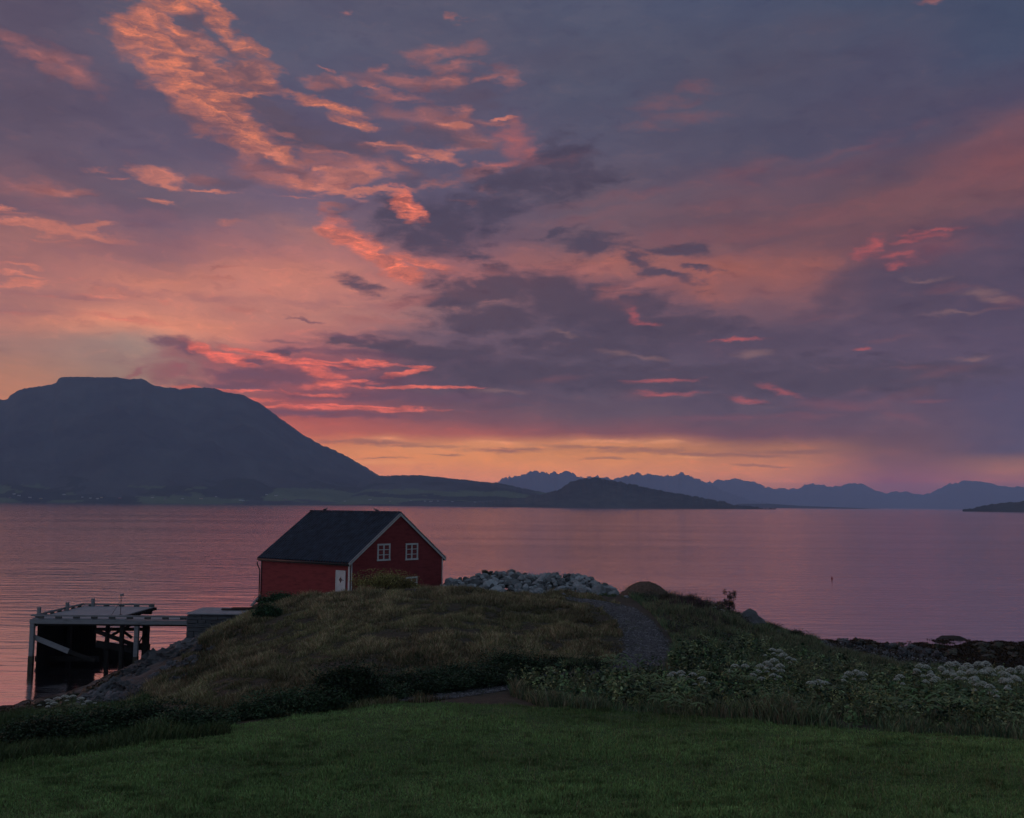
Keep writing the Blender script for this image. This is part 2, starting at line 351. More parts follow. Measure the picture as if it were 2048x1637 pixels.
def background(col):
    # the colours above are the sky as seen through the air: what stands behind it is brighter towards the horizon
    col = g.v('MAXIMUM', g.v('SUBTRACT', col, g.v('SCALE', AIR, g.m('SUBTRACT', 1.0, TR))), (.004, .004, .004))
    col = g.v('SCALE', col, g.m('DIVIDE', 1.0, TR))
    bg = WT.nodes.new('ShaderNodeBackground')
    g.put(bg.inputs[0], col)
    bg.inputs[1].default_value = 1.0
    return bg.outputs[0]


def choose(f, a, b):
    n = WT.nodes.new('ShaderNodeMixShader')
    g.put(n.inputs[0], f); g.put(n.inputs[1], a); g.put(n.inputs[2], b)
    return n.outputs[0]


def pane(x0, y0, x1, y1):
    k = c
    for spec in LAYERS:
        k = over(k, spec, (x0, y0, x1, y1))
    k = g.mix(g.ss(eC, .02, .20, 0.0, .50), k, g.v('MULTIPLY', k, (.74, .72, .84)))
    k = g.mix(g.ss(eC, -.02, -.20, 0.0, .50), k, g.v('MULTIPLY', k, (1.42, 1.16, 1.02)))
    return background(k)


# the sky is worked out piece by piece: each piece knows only the clouds that reach it
XS = [-400, 700, 1300, 2450]
YS = [-500, 350, 640, 1100]


def tree(lo, hi, make, cut):
    if hi - lo == 1:
        return make(lo)
    mid = (lo + hi) // 2
    return choose(cut(mid), tree(lo, mid, make, cut), tree(mid, hi, make, cut))


def column(i):
    return tree(0, len(YS) - 1, lambda j: pane(XS[i], YS[j], XS[i + 1], YS[j + 1]), lambda j: g.m('LESS_THAN', V, UV(1024, YS[j])[1]))


inner = tree(0, len(XS) - 1, column, lambda i: g.m('GREATER_THAN', U, UV(XS[i], 700)[0]))
off = g.m('MAXIMUM', g.m('GREATER_THAN', g.m('ABSOLUTE', g.m('SUBTRACT', U, 0.0)), 1200.0), g.m('MAXIMUM', g.m('LESS_THAN', V, -10.0), g.m('GREATER_THAN', V, 1150.0)))
wo = WT.nodes.new('ShaderNodeOutputWorld')
g.put(wo.inputs[0], choose(off, inner, background(c)))
world.cycles.sampling_method = 'MANUAL'
world.cycles.sample_map_resolution = 512

sun_data = bpy.data.lights.new('sun', 'SUN')
sun_data.energy = 0.22
sun_data.angle = math.radians(16.0)
sun_data.color = (1.0, .62, .48)
sun = bpy.data.objects.new('sun', sun_data)
COL.objects.link(sun)
_az, _el = math.radians(SUN_AZ), math.radians(SUN_EL)
sun.rotation_euler = Vector((math.sin(_az) * math.cos(_el), math.cos(_az) * math.cos(_el), math.sin(_el))).to_track_quat('Z', 'Y').to_euler()

rng = np.random.default_rng(7)
random.seed(7)

# ------------------------------------------------------------------ helpers for objects


def tag(o, label=None, cat=None, group=None, kind=None):
    if label: o['label'] = label
    if cat: o['category'] = cat
    if group: o['group'] = group
    if kind: o['kind'] = kind
    return o


def empty(name, loc, label, cat, group=None, rz=0.0):
    o = bpy.data.objects.new(name, None)
    COL.objects.link(o)
    o.location = loc
    o.rotation_euler = (0, 0, rz)
    o.empty_display_size = .3
    return tag(o, label, cat, group)


def mesh_np(name, verts, faces, mat=None, col=None, parent=None, smooth=False, uniform=True):
    """verts (n,3); faces (m,k) of one size; col (n,3) goes to the attribute 'tint'"""
    verts = np.asarray(verts, dtype=np.float32)
    faces = np.asarray(faces, dtype=np.int32)
    me = bpy.data.meshes.new(name)
    n, (m, k) = len(verts), faces.shape
    me.vertices.add(n)
    me.vertices.foreach_set('co', verts.ravel())
    me.loops.add(m * k)
    me.loops.foreach_set('vertex_index', faces.ravel())
    me.polygons.add(m)
    me.polygons.foreach_set('loop_start', np.arange(0, m * k, k, dtype=np.int32))
    me.polygons.foreach_set('loop_total', np.full(m, k, dtype=np.int32))
    me.polygons.foreach_set('use_smooth', np.full(m, smooth, dtype=bool))
    me.update(calc_edges=True)
    if col is not None:
        a = me.attributes.new('tint', 'FLOAT_COLOR', 'POINT')
        c4 = np.ones((n, 4), dtype=np.float32); c4[:, :3] = col
        a.data.foreach_set('color', c4.ravel())
    if mat: me.materials.append(mat)
    o = bpy.data.objects.new(name, me)
    COL.objects.link(o)
    o.parent = parent
    return o


class MB:
    """collects shapes and links them as one mesh object"""
    def __init__(self):
        self.v, self.f = [], []

    def add(self, vs, fs):
        n = len(self.v)
        self.v += [tuple(v) for v in vs]
        self.f += [tuple(i + n for i in f) for f in fs]

    def box(self, c, s, rz=0.0, M=None):
        hx, hy, hz = s[0] / 2, s[1] / 2, s[2] / 2
        vs = [Vector((x, y, z)) for x in (-hx, hx) for y in (-hy, hy) for z in (-hz, hz)]
        R = M or Matrix.Rotation(rz, 3, 'Z')
        vs = [R @ v + Vector(c) for v in vs]
        self.add(vs, [(0, 1, 3, 2), (4, 6, 7, 5), (0, 4, 5, 1), (2, 3, 7, 6), (0, 2, 6, 4), (1, 5, 7, 3)])

    def beam(self, a, b, w, h, up=(0, 0, 1)):
        a, b = Vector(a), Vector(b)
        d = (b - a).normalized()
        s = d.cross(Vector(up))
        if s.length < 1e-4: s = d.cross(Vector((0, 1, 0)))
        s.normalize(); u = s.cross(d)
        vs = []
        for p in (a, b):
            for i, j in ((-1, -1), (1, -1), (1, 1), (-1, 1)):
                vs.append(p + s * (i * w / 2) + u * (j * h / 2))
        self.add(vs, [(0, 1, 2, 3), (7, 6, 5, 4), (0, 4, 5, 1), (1, 5, 6, 2), (2, 6, 7, 3), (3, 7, 4, 0)])

    def tube(self, pts, radii, n=8, wob=0.0, seed=0, cap=True):
        rr = random.Random(seed)
        pts = [Vector(p) for p in pts]
        rings = []
        for i, p in enumerate(pts):
            d = (pts[min(i + 1, len(pts) - 1)] - pts[max(i - 1, 0)]).normalized()
            s = d.cross(Vector((.3, 1, .1))).normalized(); u = s.cross(d)
            r = radii[i] if hasattr(radii, '__len__') else radii
            rings.append([p + (s * math.cos(t) + u * math.sin(t)) * r * (1 + wob * rr.uniform(-1, 1)) for t in [2 * math.pi * k / n for k in range(n)]])
        fs = []
        for i in range(len(rings) - 1):
            for k in range(n):
                k2 = (k + 1) % n
                fs.append((i * n + k, i * n + k2, (i + 1) * n + k2, (i + 1) * n + k))
        if cap:
            fs.append(tuple(range(n))[::-1]); fs.append(tuple((len(rings) - 1) * n + k for k in range(n)))
        self.add([v for r in rings for v in r], fs)

    def build(self, name, mat, parent=None, smooth=False, bevel=0.0, col=None):
        me = bpy.data.meshes.new(name)
        me.from_pydata(self.v, [], self.f)
        me.update()
        if smooth:
            for p in me.polygons: p.use_smooth = True
        me.materials.append(mat)
        o = bpy.data.objects.new(name, me)
        COL.objects.link(o)
        o.parent = parent
        if bevel:
            b = o.modifiers.new('bevel', 'BEVEL'); b.width = bevel; b.segments = 2; b.limit_method = 'ANGLE'
        return o


def copy_tree(o, parent=None):
    c_ = o.copy()
    COL.objects.link(c_)
    c_.parent = parent
    for ch in list(o.children):
        copy_tree(ch, c_)
    return c_


# ------------------------------------------------------------------ noise in numpy


def _hash(ix, iy, seed):
    h = (ix.astype(np.int64) * 374761393 + iy.astype(np.int64) * 668265263 + seed * 974711) & 0x7fffffff
    h = ((h ^ (h >> 13)) * 1274126177) & 0x7fffffff
    return ((h ^ (h >> 16)) & 0xffff) / 65535.0


def vnoise(x, y, seed=0):
    x0, y0 = np.floor(x), np.floor(y)
    fx, fy = x - x0, y - y0
    fx = fx * fx * (3 - 2 * fx); fy = fy * fy * (3 - 2 * fy)
    a = _hash(x0, y0, seed); b = _hash(x0 + 1, y0, seed); c_ = _hash(x0, y0 + 1, seed); d = _hash(x0 + 1, y0 + 1, seed)
    return (a * (1 - fx) + b * fx) * (1 - fy) + (c_ * (1 - fx) + d * fx) * fy


def fbm(x, y, seed=0, oct=5, rough=.5):
    s, a, t = 0.0, 1.0, 0.0
    for i in range(oct):
        s = s + a * vnoise(x * 2 ** i + 17.3 * i, y * 2 ** i - 9.1 * i, seed + i)
        t += a; a *= rough
    return s / t - .5


# ------------------------------------------------------------------ materials
MATS = {}


def mat_random(m, lo, hi):
    """each object of this material gets its own tone"""
    nt = m.node_tree; k = G(nt); b = nt.nodes['Principled BSDF']
    src = b.inputs['Base Color'].links[0].from_socket
    oi = nt.nodes.new('ShaderNodeObjectInfo')
    k.put(b.inputs['Base Color'], k.v('SCALE', src, k.ss(oi.outputs['Random'], 0, 1, lo, hi, smooth=False)))


def mat(name, col, rough=.8, spec=.3, var=.25, scale=3.0, bump=0.0, bscale=8.0, stretch=(1, 1, 1), metal=0.0, tint=False, col2=None, detail=5.0, edge=(.35, .65)):
    """rough painted, wooden, stony or leafy surface with its own mottling"""
    if name in MATS: return MATS[name]
    m = bpy.data.materials.new(name); m.use_nodes = True
    nt = m.node_tree; k = G(nt)
    b = nt.nodes['Principled BSDF']
    tcn = nt.nodes.new('ShaderNodeTexCoord')
    geo = k.mapping(tcn.outputs['Object'], sc=stretch)
    nz = k.noise(geo, scale=scale, detail=detail, rough=.6)
    c0 = tuple(col) + (1.0,)
    base = c0
    if tint:
        a = nt.nodes.new('ShaderNodeAttribute'); a.attribute_name = 'tint'
        base = a.outputs['Color']
    if col2 is not None:
        base = k.mix(k.ss(nz, edge[0], edge[1]), base, tuple(col2) + (1.0,))
    f = k.ss(nz, .25, .75, 1.0 - var, 1.0 + var, smooth=False)
    cc = k.v("SCALE", base if isinstance(base, bpy.types.NodeSocket) else base[:3], f)
    k.put(b.inputs['Base Color'], cc)
    b.inputs['Roughness'].default_value = rough
    b.inputs['Specular IOR Level'].default_value = spec
    b.inputs['Metallic'].default_value = metal
    if bump:
        bn = nt.nodes.new('ShaderNodeBump')
        bn.inputs['Strength'].default_value = 1.0
        bn.inputs['Distance'].default_value = bump
        k.put(bn.inputs['Height'], k.noise(geo, scale=bscale, detail=6, rough=.6))
        k.put(b.inputs['Normal'], bn.outputs[0])
    MATS[name] = m
    return m


M_GROUND = mat('soil_and_turf', (.05, .05, .03), tint=True, var=.5, scale=2.5, bump=.14, bscale=4)
M_BLADE = mat('grass_blades', (.08, .11, .04), tint=True, var=.25, scale=.6, rough=.7, spec=.15)
M_LEAF = mat('leaves', (.05, .08, .03), tint=True, var=.3, scale=2.0, rough=.6, spec=.2)
M_STALK = mat('stalks', (.10, .12, .05), var=.3)
M_PETAL = mat('white_petals', (.50, .53, .47), var=.3, scale=9, rough=.8)
M_BARK = mat('bark', (.05, .04, .03), var=.3, bump=.01)
M_GRAVEL = mat('gravel', (.062, .062, .072), var=.75, scale=5, bump=.06, bscale=16, col2=(.04, .042, .045))
M_ROCK = mat('pale_granite', (.25, .27, .28), var=.45, scale=2.2, bump=.05, bscale=5, col2=(.15, .155, .17), edge=(.45, .8))
M_ROCKD = mat('dark_gneiss', (.12, .12, .13), var=.45, scale=2.0, bump=.05, bscale=5, col2=(.05, .05, .05))
M_WEED = mat('wet_seaweed', (.018, .012, .006), var=.6, scale=4, rough=.45, spec=.4, bump=.05, bscale=9, col2=(.03, .03, .01))
M_EARTH = mat('earth_heap', (.085, .055, .038), var=.5, scale=6, bump=.05, bscale=10)

mat_random(M_ROCK, .30, 1.25)
mat_random(M_ROCKD, .5, 1.4)

# ------------------------------------------------------------------ terrain: height through measured points
TP = []


def tp(px, py, d):
    v = P(px, py, d); TP.append((v.x, v.y, v.z))


def tpz(px, py, z):
    v = PZ(px, py, z); TP.append((v.x, v.y, v.z))


def tw(x, y, z): TP.append((x, y, z))


for a in [(0, 1637, 22.5), (500, 1637, 22.6), (1024, 1637, 22.6), (1500, 1637, 22.4), (2048, 1637, 22.0),
          (0, 1530, 28.6), (300, 1480, 32), (500, 1445, 35.5), (800, 1405, 38.6), (1024, 1410, 38.0), (1400, 1432, 36.0), (1800, 1462, 33.0), (2048, 1480, 31.5),
          (600, 1400, 42), (760, 1380, 45), (980, 1372, 45.5), (1100, 1357, 47.5), (1200, 1345, 49), (760, 1330, 49.5), (600, 1350, 47),
          (760, 1282, 55), (760, 1222, 63.5), (760, 1190, 70), (650, 1195, 71), (560, 1205, 71), (600, 1240, 63), (600, 1300, 54), (900, 1186, 70), (900, 1222, 62), (900, 1290, 53), (1000, 1191, 72), (1000, 1230, 62),
          (1100, 1199, 72), (1100, 1240, 62), (1100, 1300, 53), (1200, 1240, 63.5), (1220, 1300, 54), (1000, 1330, 50),
          (500, 1250, 65), (450, 1262, 66), (400, 1285, 66), (480, 1315, 57.5), (400, 1345, 55), (380, 1310, 62), (340, 1380, 50.5), (300, 1345, 60.5), (300, 1405, 51), (200, 1425, 49), (100, 1440, 47.5), (0, 1500, 36), (0, 1455, 44), (200, 1470, 38), (420, 1425, 41),
          (1295, 1312, 53), (1292, 1262, 60), (1240, 1217, 69), (1150, 1197, 76), (1000, 1190, 80),
          (1400, 1217, 70), (1360, 1290, 58), (1330, 1215, 72), (1470, 1243, 74), (1460, 1300, 60), (1500, 1335, 54), (1400, 1350, 50), (1600, 1292, 70), (1600, 1350, 55), (1750, 1352, 61), (1850, 1370, 56), (2048, 1402, 50), (1920, 1355, 62),
          (1550, 1262, 79), (1650, 1300, 73), (1300, 1195, 80), (1240, 1195, 82)]:
    tp(*a)
for a in [(0, 1425), (60, 1413), (110, 1402), (170, 1384), (230, 1350), (290, 1325), (345, 1303)]:
    tpz(a[0], a[1], 0.0)
for a in [(1640, 1281), (1750, 1292), (1830, 1299)]:
    tpz(a[0], a[1], 0.0)
for a in [(1700, 1298, .55), (1800, 1320, .6), (1900, 1335, .6), (1875, 1297, .8), (1920, 1291, 1.15), (1960, 1291, 1.25), (2010, 1298, 1.15), (2060, 1310, 1.0), (2150, 1335, .8), (1700, 1325, 1.2), (1620, 1282, .5)]:
    tpz(a[0], a[1], a[2])
tpz(1860, 1292, -.1); tpz(1950, 1276, -.7); tpz(2060, 1290, -.7); tpz(2200, 1300, -.6); tpz(1750, 1275, -1.0); tpz(1560, 1235, -.6)
# house and heap plateau, and the slope behind them
for x, y, z in [(-12, 79, 5.0), (-17, 82, 4.4), (-21, 85, 4.0), (-8, 84, 5.1), (-3, 90, 4.2), (-12, 92, 3.6), (0, 84, 4.9), (5, 84, 4.9), (9, 84, 4.9), (2, 90, 4.3), (8, 90, 3.6), (13, 86, 3.4), (-23, 92, .8), (-10, 99, .0), (4, 98, .0), (14, 94, .0),
                (-27, 78, -1.2), (-25, 84, -.8), (-30, 74, -1.4), (-36, 82, -2.5), (-31, 66, -.9), (-24.5, 72, .9), (-40, 70, -2.5), (-40, 58, -1.5), (-50, 50, -1.0), (-60, 42, -.5), (-36, 48, 1.0), (-50, 36, 2.0), (-70, 30, .5), (-45, 20, 4.5), (-80, 10, 2.0),
                (20, 90, -.2), (26, 96, -1.5), (60, 100, -2.0), (85, 90, -1.5), (80, 70, .8), (65, 60, 2.0), (60, 40, 4.0), (80, 40, 3.5), (60, 20, 5.3), (80, 10, 6.0), (30, 10, 5.9), (0, 10, 6.0), (-30, 10, 5.6),
                (0, -10, 6.8), (-40, -20, 6.8), (40, -20, 7.2), (90, -30, 7.5), (-85, -30, 4.0), (0, -50, 9.0), (60, -60, 9.5), (-60, -60, 8), (-30, 100, -3), (0, 112, -3), (40, 112, -3), (90, 112, -3), (-60, 90, -3), (-85, 60, -3), (-85, 110, -3)]:
    tw(x, y, z)
TP = np.array(TP)


def _phi(r2):
    return r2 * np.log(r2 + 1e-9) * .5


_n = len(TP)
_d2 = (TP[:, None, 0] - TP[None, :, 0]) ** 2 + (TP[:, None, 1] - TP[None, :, 1]) ** 2
_A = np.zeros((_n + 3, _n + 3))
_A[:_n, :_n] = _phi(_d2) + np.eye(_n) * 6.0
_A[:_n, _n] = 1; _A[:_n, _n + 1:] = TP[:, :2]
_A[_n, :_n] = 1; _A[_n + 1:, :_n] = TP[:, :2].T
_W = np.linalg.solve(_A, np.concatenate([TP[:, 2], np.zeros(3)]))


def H0(x, y):
    x = np.atleast_1d(np.asarray(x, float)); y = np.atleast_1d(np.asarray(y, float))
    shp = x.shape; x = x.ravel(); y = y.ravel()
    out = np.empty(len(x))
    for i in range(0, len(x), 20000):
        xs, ys = x[i:i + 20000], y[i:i + 20000]
        r2 = (xs[:, None] - TP[None, :, 0]) ** 2 + (ys[:, None] - TP[None, :, 1]) ** 2
        out[i:i + 20000] = _phi(r2) @ _W[:_n] + _W[_n] + xs * _W[_n + 1] + ys * _W[_n + 2]
    return out.reshape(shp)


GX = np.arange(-86, 92.01, .5); GY = np.arange(-60, 114.01, .5)
_gx, _gy = np.meshgrid(GX, GY)
_gz = H0(_gx, _gy)
LAWN_X = np.array([-900, 0, 130, 300, 450, 600, 700, 800, 900, 1024, 1200, 1400, 1600, 1800, 2048, 3000])
LAWN_Y = np.array([1700, 1520, 1500, 1472, 1455, 1432, 1418, 1405, 1408, 1412, 1420, 1432, 1452, 1465, 1480, 1560])


def lawnness(x, y, z):
    px, py = proj(x, y, z)
    return np.clip((py - np.interp(px, LAWN_X, LAWN_Y)) / 12.0, -1, 1)


# roughness of the ground: gentle on the lawn, tussocky on the knoll, craggy on the shore
_lw = lawnness(_gx, _gy, _gz)
_amp = np.where(_lw > 0, .06, .52)
_shore = np.clip((1.6 - _gz) / 1.2, 0, 1) * (_gy > 30)
_gz = _gz + fbm(_gx / 3.2, _gy / 3.2, 3, 4) * _amp + np.clip(_gz + 1.5, 0, 1) * _shore * (np.abs(fbm(_gx / 2.6, _gy / 2.6, 9, 5, .6)) * 1.7 - .15)
_left = np.exp(-((_gx + 24) / 9) ** 2 - ((_gy - 60) / 12) ** 2)
_gz = _gz + _left * np.abs(fbm(_gx / 3.5, _gy / 3.5, 21, 4, .6)) * 1.6


def H(x, y):
    x = np.asarray(x, float); y = np.asarray(y, float)
    fx = np.clip((x - GX[0]) / .5, 0, len(GX) - 1.001); fy = np.clip((y - GY[0]) / .5, 0, len(GY) - 1.001)
    ix = fx.astype(int); iy = fy.astype(int); fx = fx - ix; fy = fy - iy
    return (_gz[iy, ix] * (1 - fx) + _gz[iy, ix + 1] * fx) * (1 - fy) + (_gz[iy + 1, ix] * (1 - fx) + _gz[iy + 1, ix + 1] * fx) * fy


def ground_at(px, py, d0=20.0):
    """first place where the sight line through a photo pixel meets the ground"""
    r = ray(px, py)
    d = np.arange(d0, 112, .1)
    z = CAM_H + r.z * d
    hit = np.nonzero(z <= H(r.x * d, d))[0]
    dd = d[hit[0]] if len(hit) else 80.0
    return Vector((r.x * dd, dd, float(H(r.x * dd, dd))))


# path: centre line on the ground
PATHPX = [(1040, 1189, 76), (1110, 1193, 76), (1175, 1200, 73), (1232, 1216, 69), (1268, 1240, 64), (1288, 1270, 59), (1296, 1305, 54), (1270, 1335, 50), (1180, 1350, 48), (1080, 1360, 46.8), (980, 1372, 45.3), (900, 1388, 43), (820, 1403, 40.5)]
_pp = np.array([[P(a, b_, d_).x, P(a, b_, d_).y] for a, b_, d_ in PATHPX])
_t = np.linspace(0, len(_pp) - 1, 160)
PCX = np.interp(_t, range(len(_pp)), _pp[:, 0]); PCY = np.interp(_t, range(len(_pp)), _pp[:, 1])
for _ in range(6):
    PCX[1:-1] = (PCX[:-2] + PCX[1:-1] * 2 + PCX[2:]) / 4; PCY[1:-1] = (PCY[:-2] + PCY[1:-1] * 2 + PCY[2:]) / 4


def pathdist(x, y):
    out = np.full(np.shape(x), 99.0)
    for i in range(0, len(PCX), 2):
        out = np.minimum(out, np.hypot(x - PCX[i], y - PCY[i]))
    return out


# flatten the ground under the path
_pd = pathdist(_gx, _gy)
_sm = H0(_gx[(_pd < 3)], _gy[(_pd < 3)])
_w = np.clip((3 - _pd[_pd < 3]) / 1.5, 0, 1)
_gz[_pd < 3] = _gz[_pd < 3] * (1 - _w) + (_sm - .03) * _w

# ground colours: what the ground is made of
px_, py_ = proj(_gx, _gy, _gz)
_nA = fbm(_gx / 6, _gy / 6, 31, 5); _nB = fbm(_gx / 1.3, _gy / 1.3, 41, 4)
colr = np.zeros(_gx.shape + (3,))
colr[:] = (.040, .034, .020)
colr += (_nA[..., None] * np.array((.05, .03, .02)))
lw = (_lw > 0)[..., None]
colr = np.where(lw, np.array((.045, .080, .022)) + _nB[..., None] * np.array((.02, .04, .01)), colr)
zz = _gz[..., None]
colr = np.where((zz < 1.5) & ~lw, np.array((.085, .083, .085)) * (1 + _nB[..., None] * 1.2), colr)
_lf = (_gx < -14)[..., None]
colr = np.where(_lf & (zz < 2.6) & ~lw, np.array((.060, .060, .058)) * (1 + _nB[..., None] * 1.6), colr)
colr = np.where((zz < .75) & ~lw, np.array((.022, .016, .010)) * (1 + _nB[..., None]), colr)
colr = np.where((_gx > 22)[..., None] & (_gy > 66)[..., None] & (zz < 2.0), np.array((.016, .012, .009)) * (1 + _nB[..., None] * 1.4), colr)
colr = np.clip(colr, .004, 1)
_ny, _nx = _gx.shape
_id = np.arange(_ny * _nx).reshape(_ny, _nx)
_fc = np.stack([_id[:-1, :-1], _id[:-1, 1:], _id[1:, 1:], _id[1:, :-1]], -1).reshape(-1, 4)
ground = mesh_np('ground', np.stack([_gx, _gy, _gz], -1).reshape(-1, 3), _fc, M_GROUND, colr.reshape(-1, 3), smooth=True)
tag(ground, kind='structure')
# the coast goes on behind the camera
bk = mesh_np('hills', *(lambda X, Y: (np.stack([X, Y, np.where(np.abs(X) > 400, -4, 8.0 + fbm(X / 200, Y / 200, 5) * 30 - np.clip((Y + 70) / 30, 0, 1) * 7)], -1).reshape(-1, 3),
     (lambda I: np.stack([I[:-1, :-1], I[:-1, 1:], I[1:, 1:], I[1:, :-1]], -1).reshape(-1, 4))(np.arange(X.size).reshape(X.shape))))(*np.meshgrid(np.linspace(-460, 460, 60), np.linspace(-900, -45, 50))), M_GROUND,
     np.tile(np.array((.04, .05, .025)), (3000, 1)), smooth=True)
tag(bk, kind='structure')

# path sheet
wd = 1.16 + fbm(_t * .9, _t * 0, 77, 3) * .5
tx = np.gradient(PCX); ty = np.gradient(PCY); ln_ = np.hypot(tx, ty); tx /= ln_; ty /= ln_
K = 9
pv = []
for j in range(K):
    s = (j / (K - 1) * 2 - 1)
    e = wd * (1 + .14 * fbm(_t * 3.1, _t * 0 + j, 5, 3)) * s
    x = PCX - ty * e; y = PCY + tx * e
    endz = np.clip(1 - np.minimum(np.arange(len(_t)), len(_t) - 1 - np.arange(len(_t))) / 8.0, 0, 1) * .25
    pv.append(np.stack([x, y, H(x, y) + .045 - .05 * abs(s) ** 4 - endz], -1))
pv = np.array(pv)
_id = np.arange(K * len(_t)).reshape(K, len(_t))
path = mesh_np('path', pv.reshape(-1, 3), np.stack([_id[:-1, :-1], _id[:-1, 1:], _id[1:, 1:], _id[1:, :-1]], -1).reshape(-1, 4), M_GRAVEL, smooth=True)
tag(path, kind='structure')

# ------------------------------------------------------------------ water
wm = bpy.data.materials.new('sea_water'); wm.use_nodes = True
k = G(wm.node_tree); b = wm.node_tree.nodes['Principled BSDF']
b.inputs['Base Color'].default_value = (.010, .013, .018, 1)
b.inputs['IOR'].default_value = 2.0
b.inputs['Roughness'].default_value = .10
tcn = wm.node_tree.nodes.new('ShaderNodeTexCoord'); ob = tcn.outputs['Object']
h1 = k.noise(k.mapping(ob, rot=.12, sc=(.55, 1.7, 1)), scale=1.0, detail=4, rough=.55, dist=.3)
h2 = k.noise(k.mapping(ob, rot=-.2, sc=(.10, .42, 1)), scale=1.0, detail=2, rough=.5)
h3 = k.noise(k.mapping(ob, rot=.05, sc=(.012, .05, 1)), scale=1.0, detail=2, rough=.5)
calm = k.ss(k.noise(k.mapping(ob, rot=.03, sc=(.0016, .013, 1)), scale=1.0, detail=4, rough=.6), .38, .62, .5, 1.0)
hh = k.m('ADD', k.m('MULTIPLY', h1, .13), k.m('ADD', k.m('MULTIPLY', h2, .45), k.m('MULTIPLY', h3, .7)))
bn = wm.node_tree.nodes.new('ShaderNodeBump')
bn.inputs['Distance'].default_value = 1.0
k.put(bn.inputs['Strength'], k.m('MULTIPLY', calm, k.ss(k.sep(ob)[1], 60.0, 300.0, .22, .9))); k.put(bn.inputs['Height'], hh); k.put(b.inputs['Normal'], bn.outputs[0])
_gl = wm.node_tree.nodes.new('ShaderNodeBsdfGlossy'); _gl.inputs['Color'].default_value = (.93, .86, .87, 1); _gl.inputs['Roughness'].default_value = .10
k.put(_gl.inputs['Normal'], bn.outputs[0])
_mx = wm.node_tree.nodes.new('ShaderNodeMixShader'); _mx.inputs[0].default_value = .80
k.put(_mx.inputs[1], b.outputs[0]); k.put(_mx.inputs[2], _gl.outputs[0])
k.put([n for n in wm.node_tree.nodes if n.type == 'OUTPUT_MATERIAL'][0].inputs[0], _mx.outputs[0])
R = 41000
xs = np.array([-R, -4000, -400, 0, 400, 4000, R]); ys = np.array([-3000, -100, 100, 600, 4000, R])
X, Y = np.meshgrid(xs, ys); I = np.arange(X.size).reshape(X.shape)
water = mesh_np('water', np.stack([X, Y, X * 0], -1).reshape(-1, 3), np.stack([I[:-1, :-1], I[:-1, 1:], I[1:, 1:], I[1:, :-1]], -1).reshape(-1, 4), wm)
tag(water, kind='structure')

# ------------------------------------------------------------------ mountains across the fjord


def ridge(name, prof, r0, r1, r2, mtl, nA=160, nR=70, rough=.10, base=1.2, jag=0.0, seed=1, fields=False):
    """a real massif: shore at r0, crest at r1 and back slope to r2 metres; prof gives the crest in photo pixels"""
    prof = np.array(prof, float)
    pxs = np.linspace(prof[0, 0], prof[-1, 0], nA)
    pys = np.interp(pxs, prof[:, 0], prof[:, 1])
    pys = pys + jag * fbm(pxs / 5.0, pxs * 0, seed + 5, 3, .7) * 2
    az = np.array([math.atan2(ray(a, b_).x, 1.0) for a, b_ in zip(pxs, pys)])
    te = np.array([ray(a, b_).z / math.hypot(ray(a, b_).x, 1.0) for a, b_ in zip(pxs, pys)])
    ts = np.concatenate([np.linspace(0, 1, nR), np.linspace(1.03, 1.8, 14)])
    V_ = []; C_ = []
    for t in ts:
        r = r0 + (r1 - r0) * min(t, 1) + (r2 - r1) * max(0, (t - 1) / .8)
        r = r * (1 + .05 * fbm(az * 9 + seed, az * 0 + .3, seed + 3, 3) * (1 - min(t, 1)))
        x, y = np.sin(az) * r, np.cos(az) * r
        crest = te * (r0 + (r1 - r0)) + CAM_H
        sh = min(t, 1) ** base if t <= 1 else max(0, 1 - (t - 1) / .8) ** 1.2
        n = (fbm(x / (r1 * .035), y / (r1 * .035), seed, 6, .55) + .6 * (.25 - np.abs(fbm(x / (r1 * .05), y / (r1 * .07), seed + 8, 5, .6)) * 1.6))
        w = 4 * min(t, 1) * (1 - min(t, 1)) if t <= 1 else .3
        z = crest * (sh + rough * n * w)
        # keep the slope below the sight line to the crest so that the skyline stays where it is
        z = np.minimum(z, te * r * (.985 if t < 1 else 1) + CAM_H + 0.0) if t < 1 else z
        z = np.where(t == 0, -3.0, np.maximum(z, 1.0 if t < 1.7 else -3))
        V_.append(np.stack([x, y, z], -1))
        g_ = np.array((.055, .056, .048)) * (1 + 1.3 * fbm(x / 260, y / 420, seed + 4, 6, .62)[..., None])
        if fields:
            f_ = (fbm(x / 420, y / 260, seed + 6, 3) > .02) & (z < 95) & (z > 4)
            g_ = np.where(f_[..., None], np.array((.10, .125, .055)), g_)
            wood = (fbm(x / 300, y / 200, seed + 9, 4) > .05) & (z < 150)
            g_ = np.where(wood[..., None], np.array((.03, .035, .02)), g_)
        C_.append(np.clip(g_, .01, 1))
    V_ = np.array(V_); C_ = np.array(C_)
    I = np.arange(V_.shape[0] * V_.shape[1]).reshape(V_.shape[:2])
    o = mesh_np(name, V_.reshape(-1, 3), np.stack([I[:-1, :-1], I[:-1, 1:], I[1:, 1:], I[1:, :-1]], -1).reshape(-1, 4), mtl, C_.reshape(-1, 3), smooth=True)
    return tag(o, kind="structure")


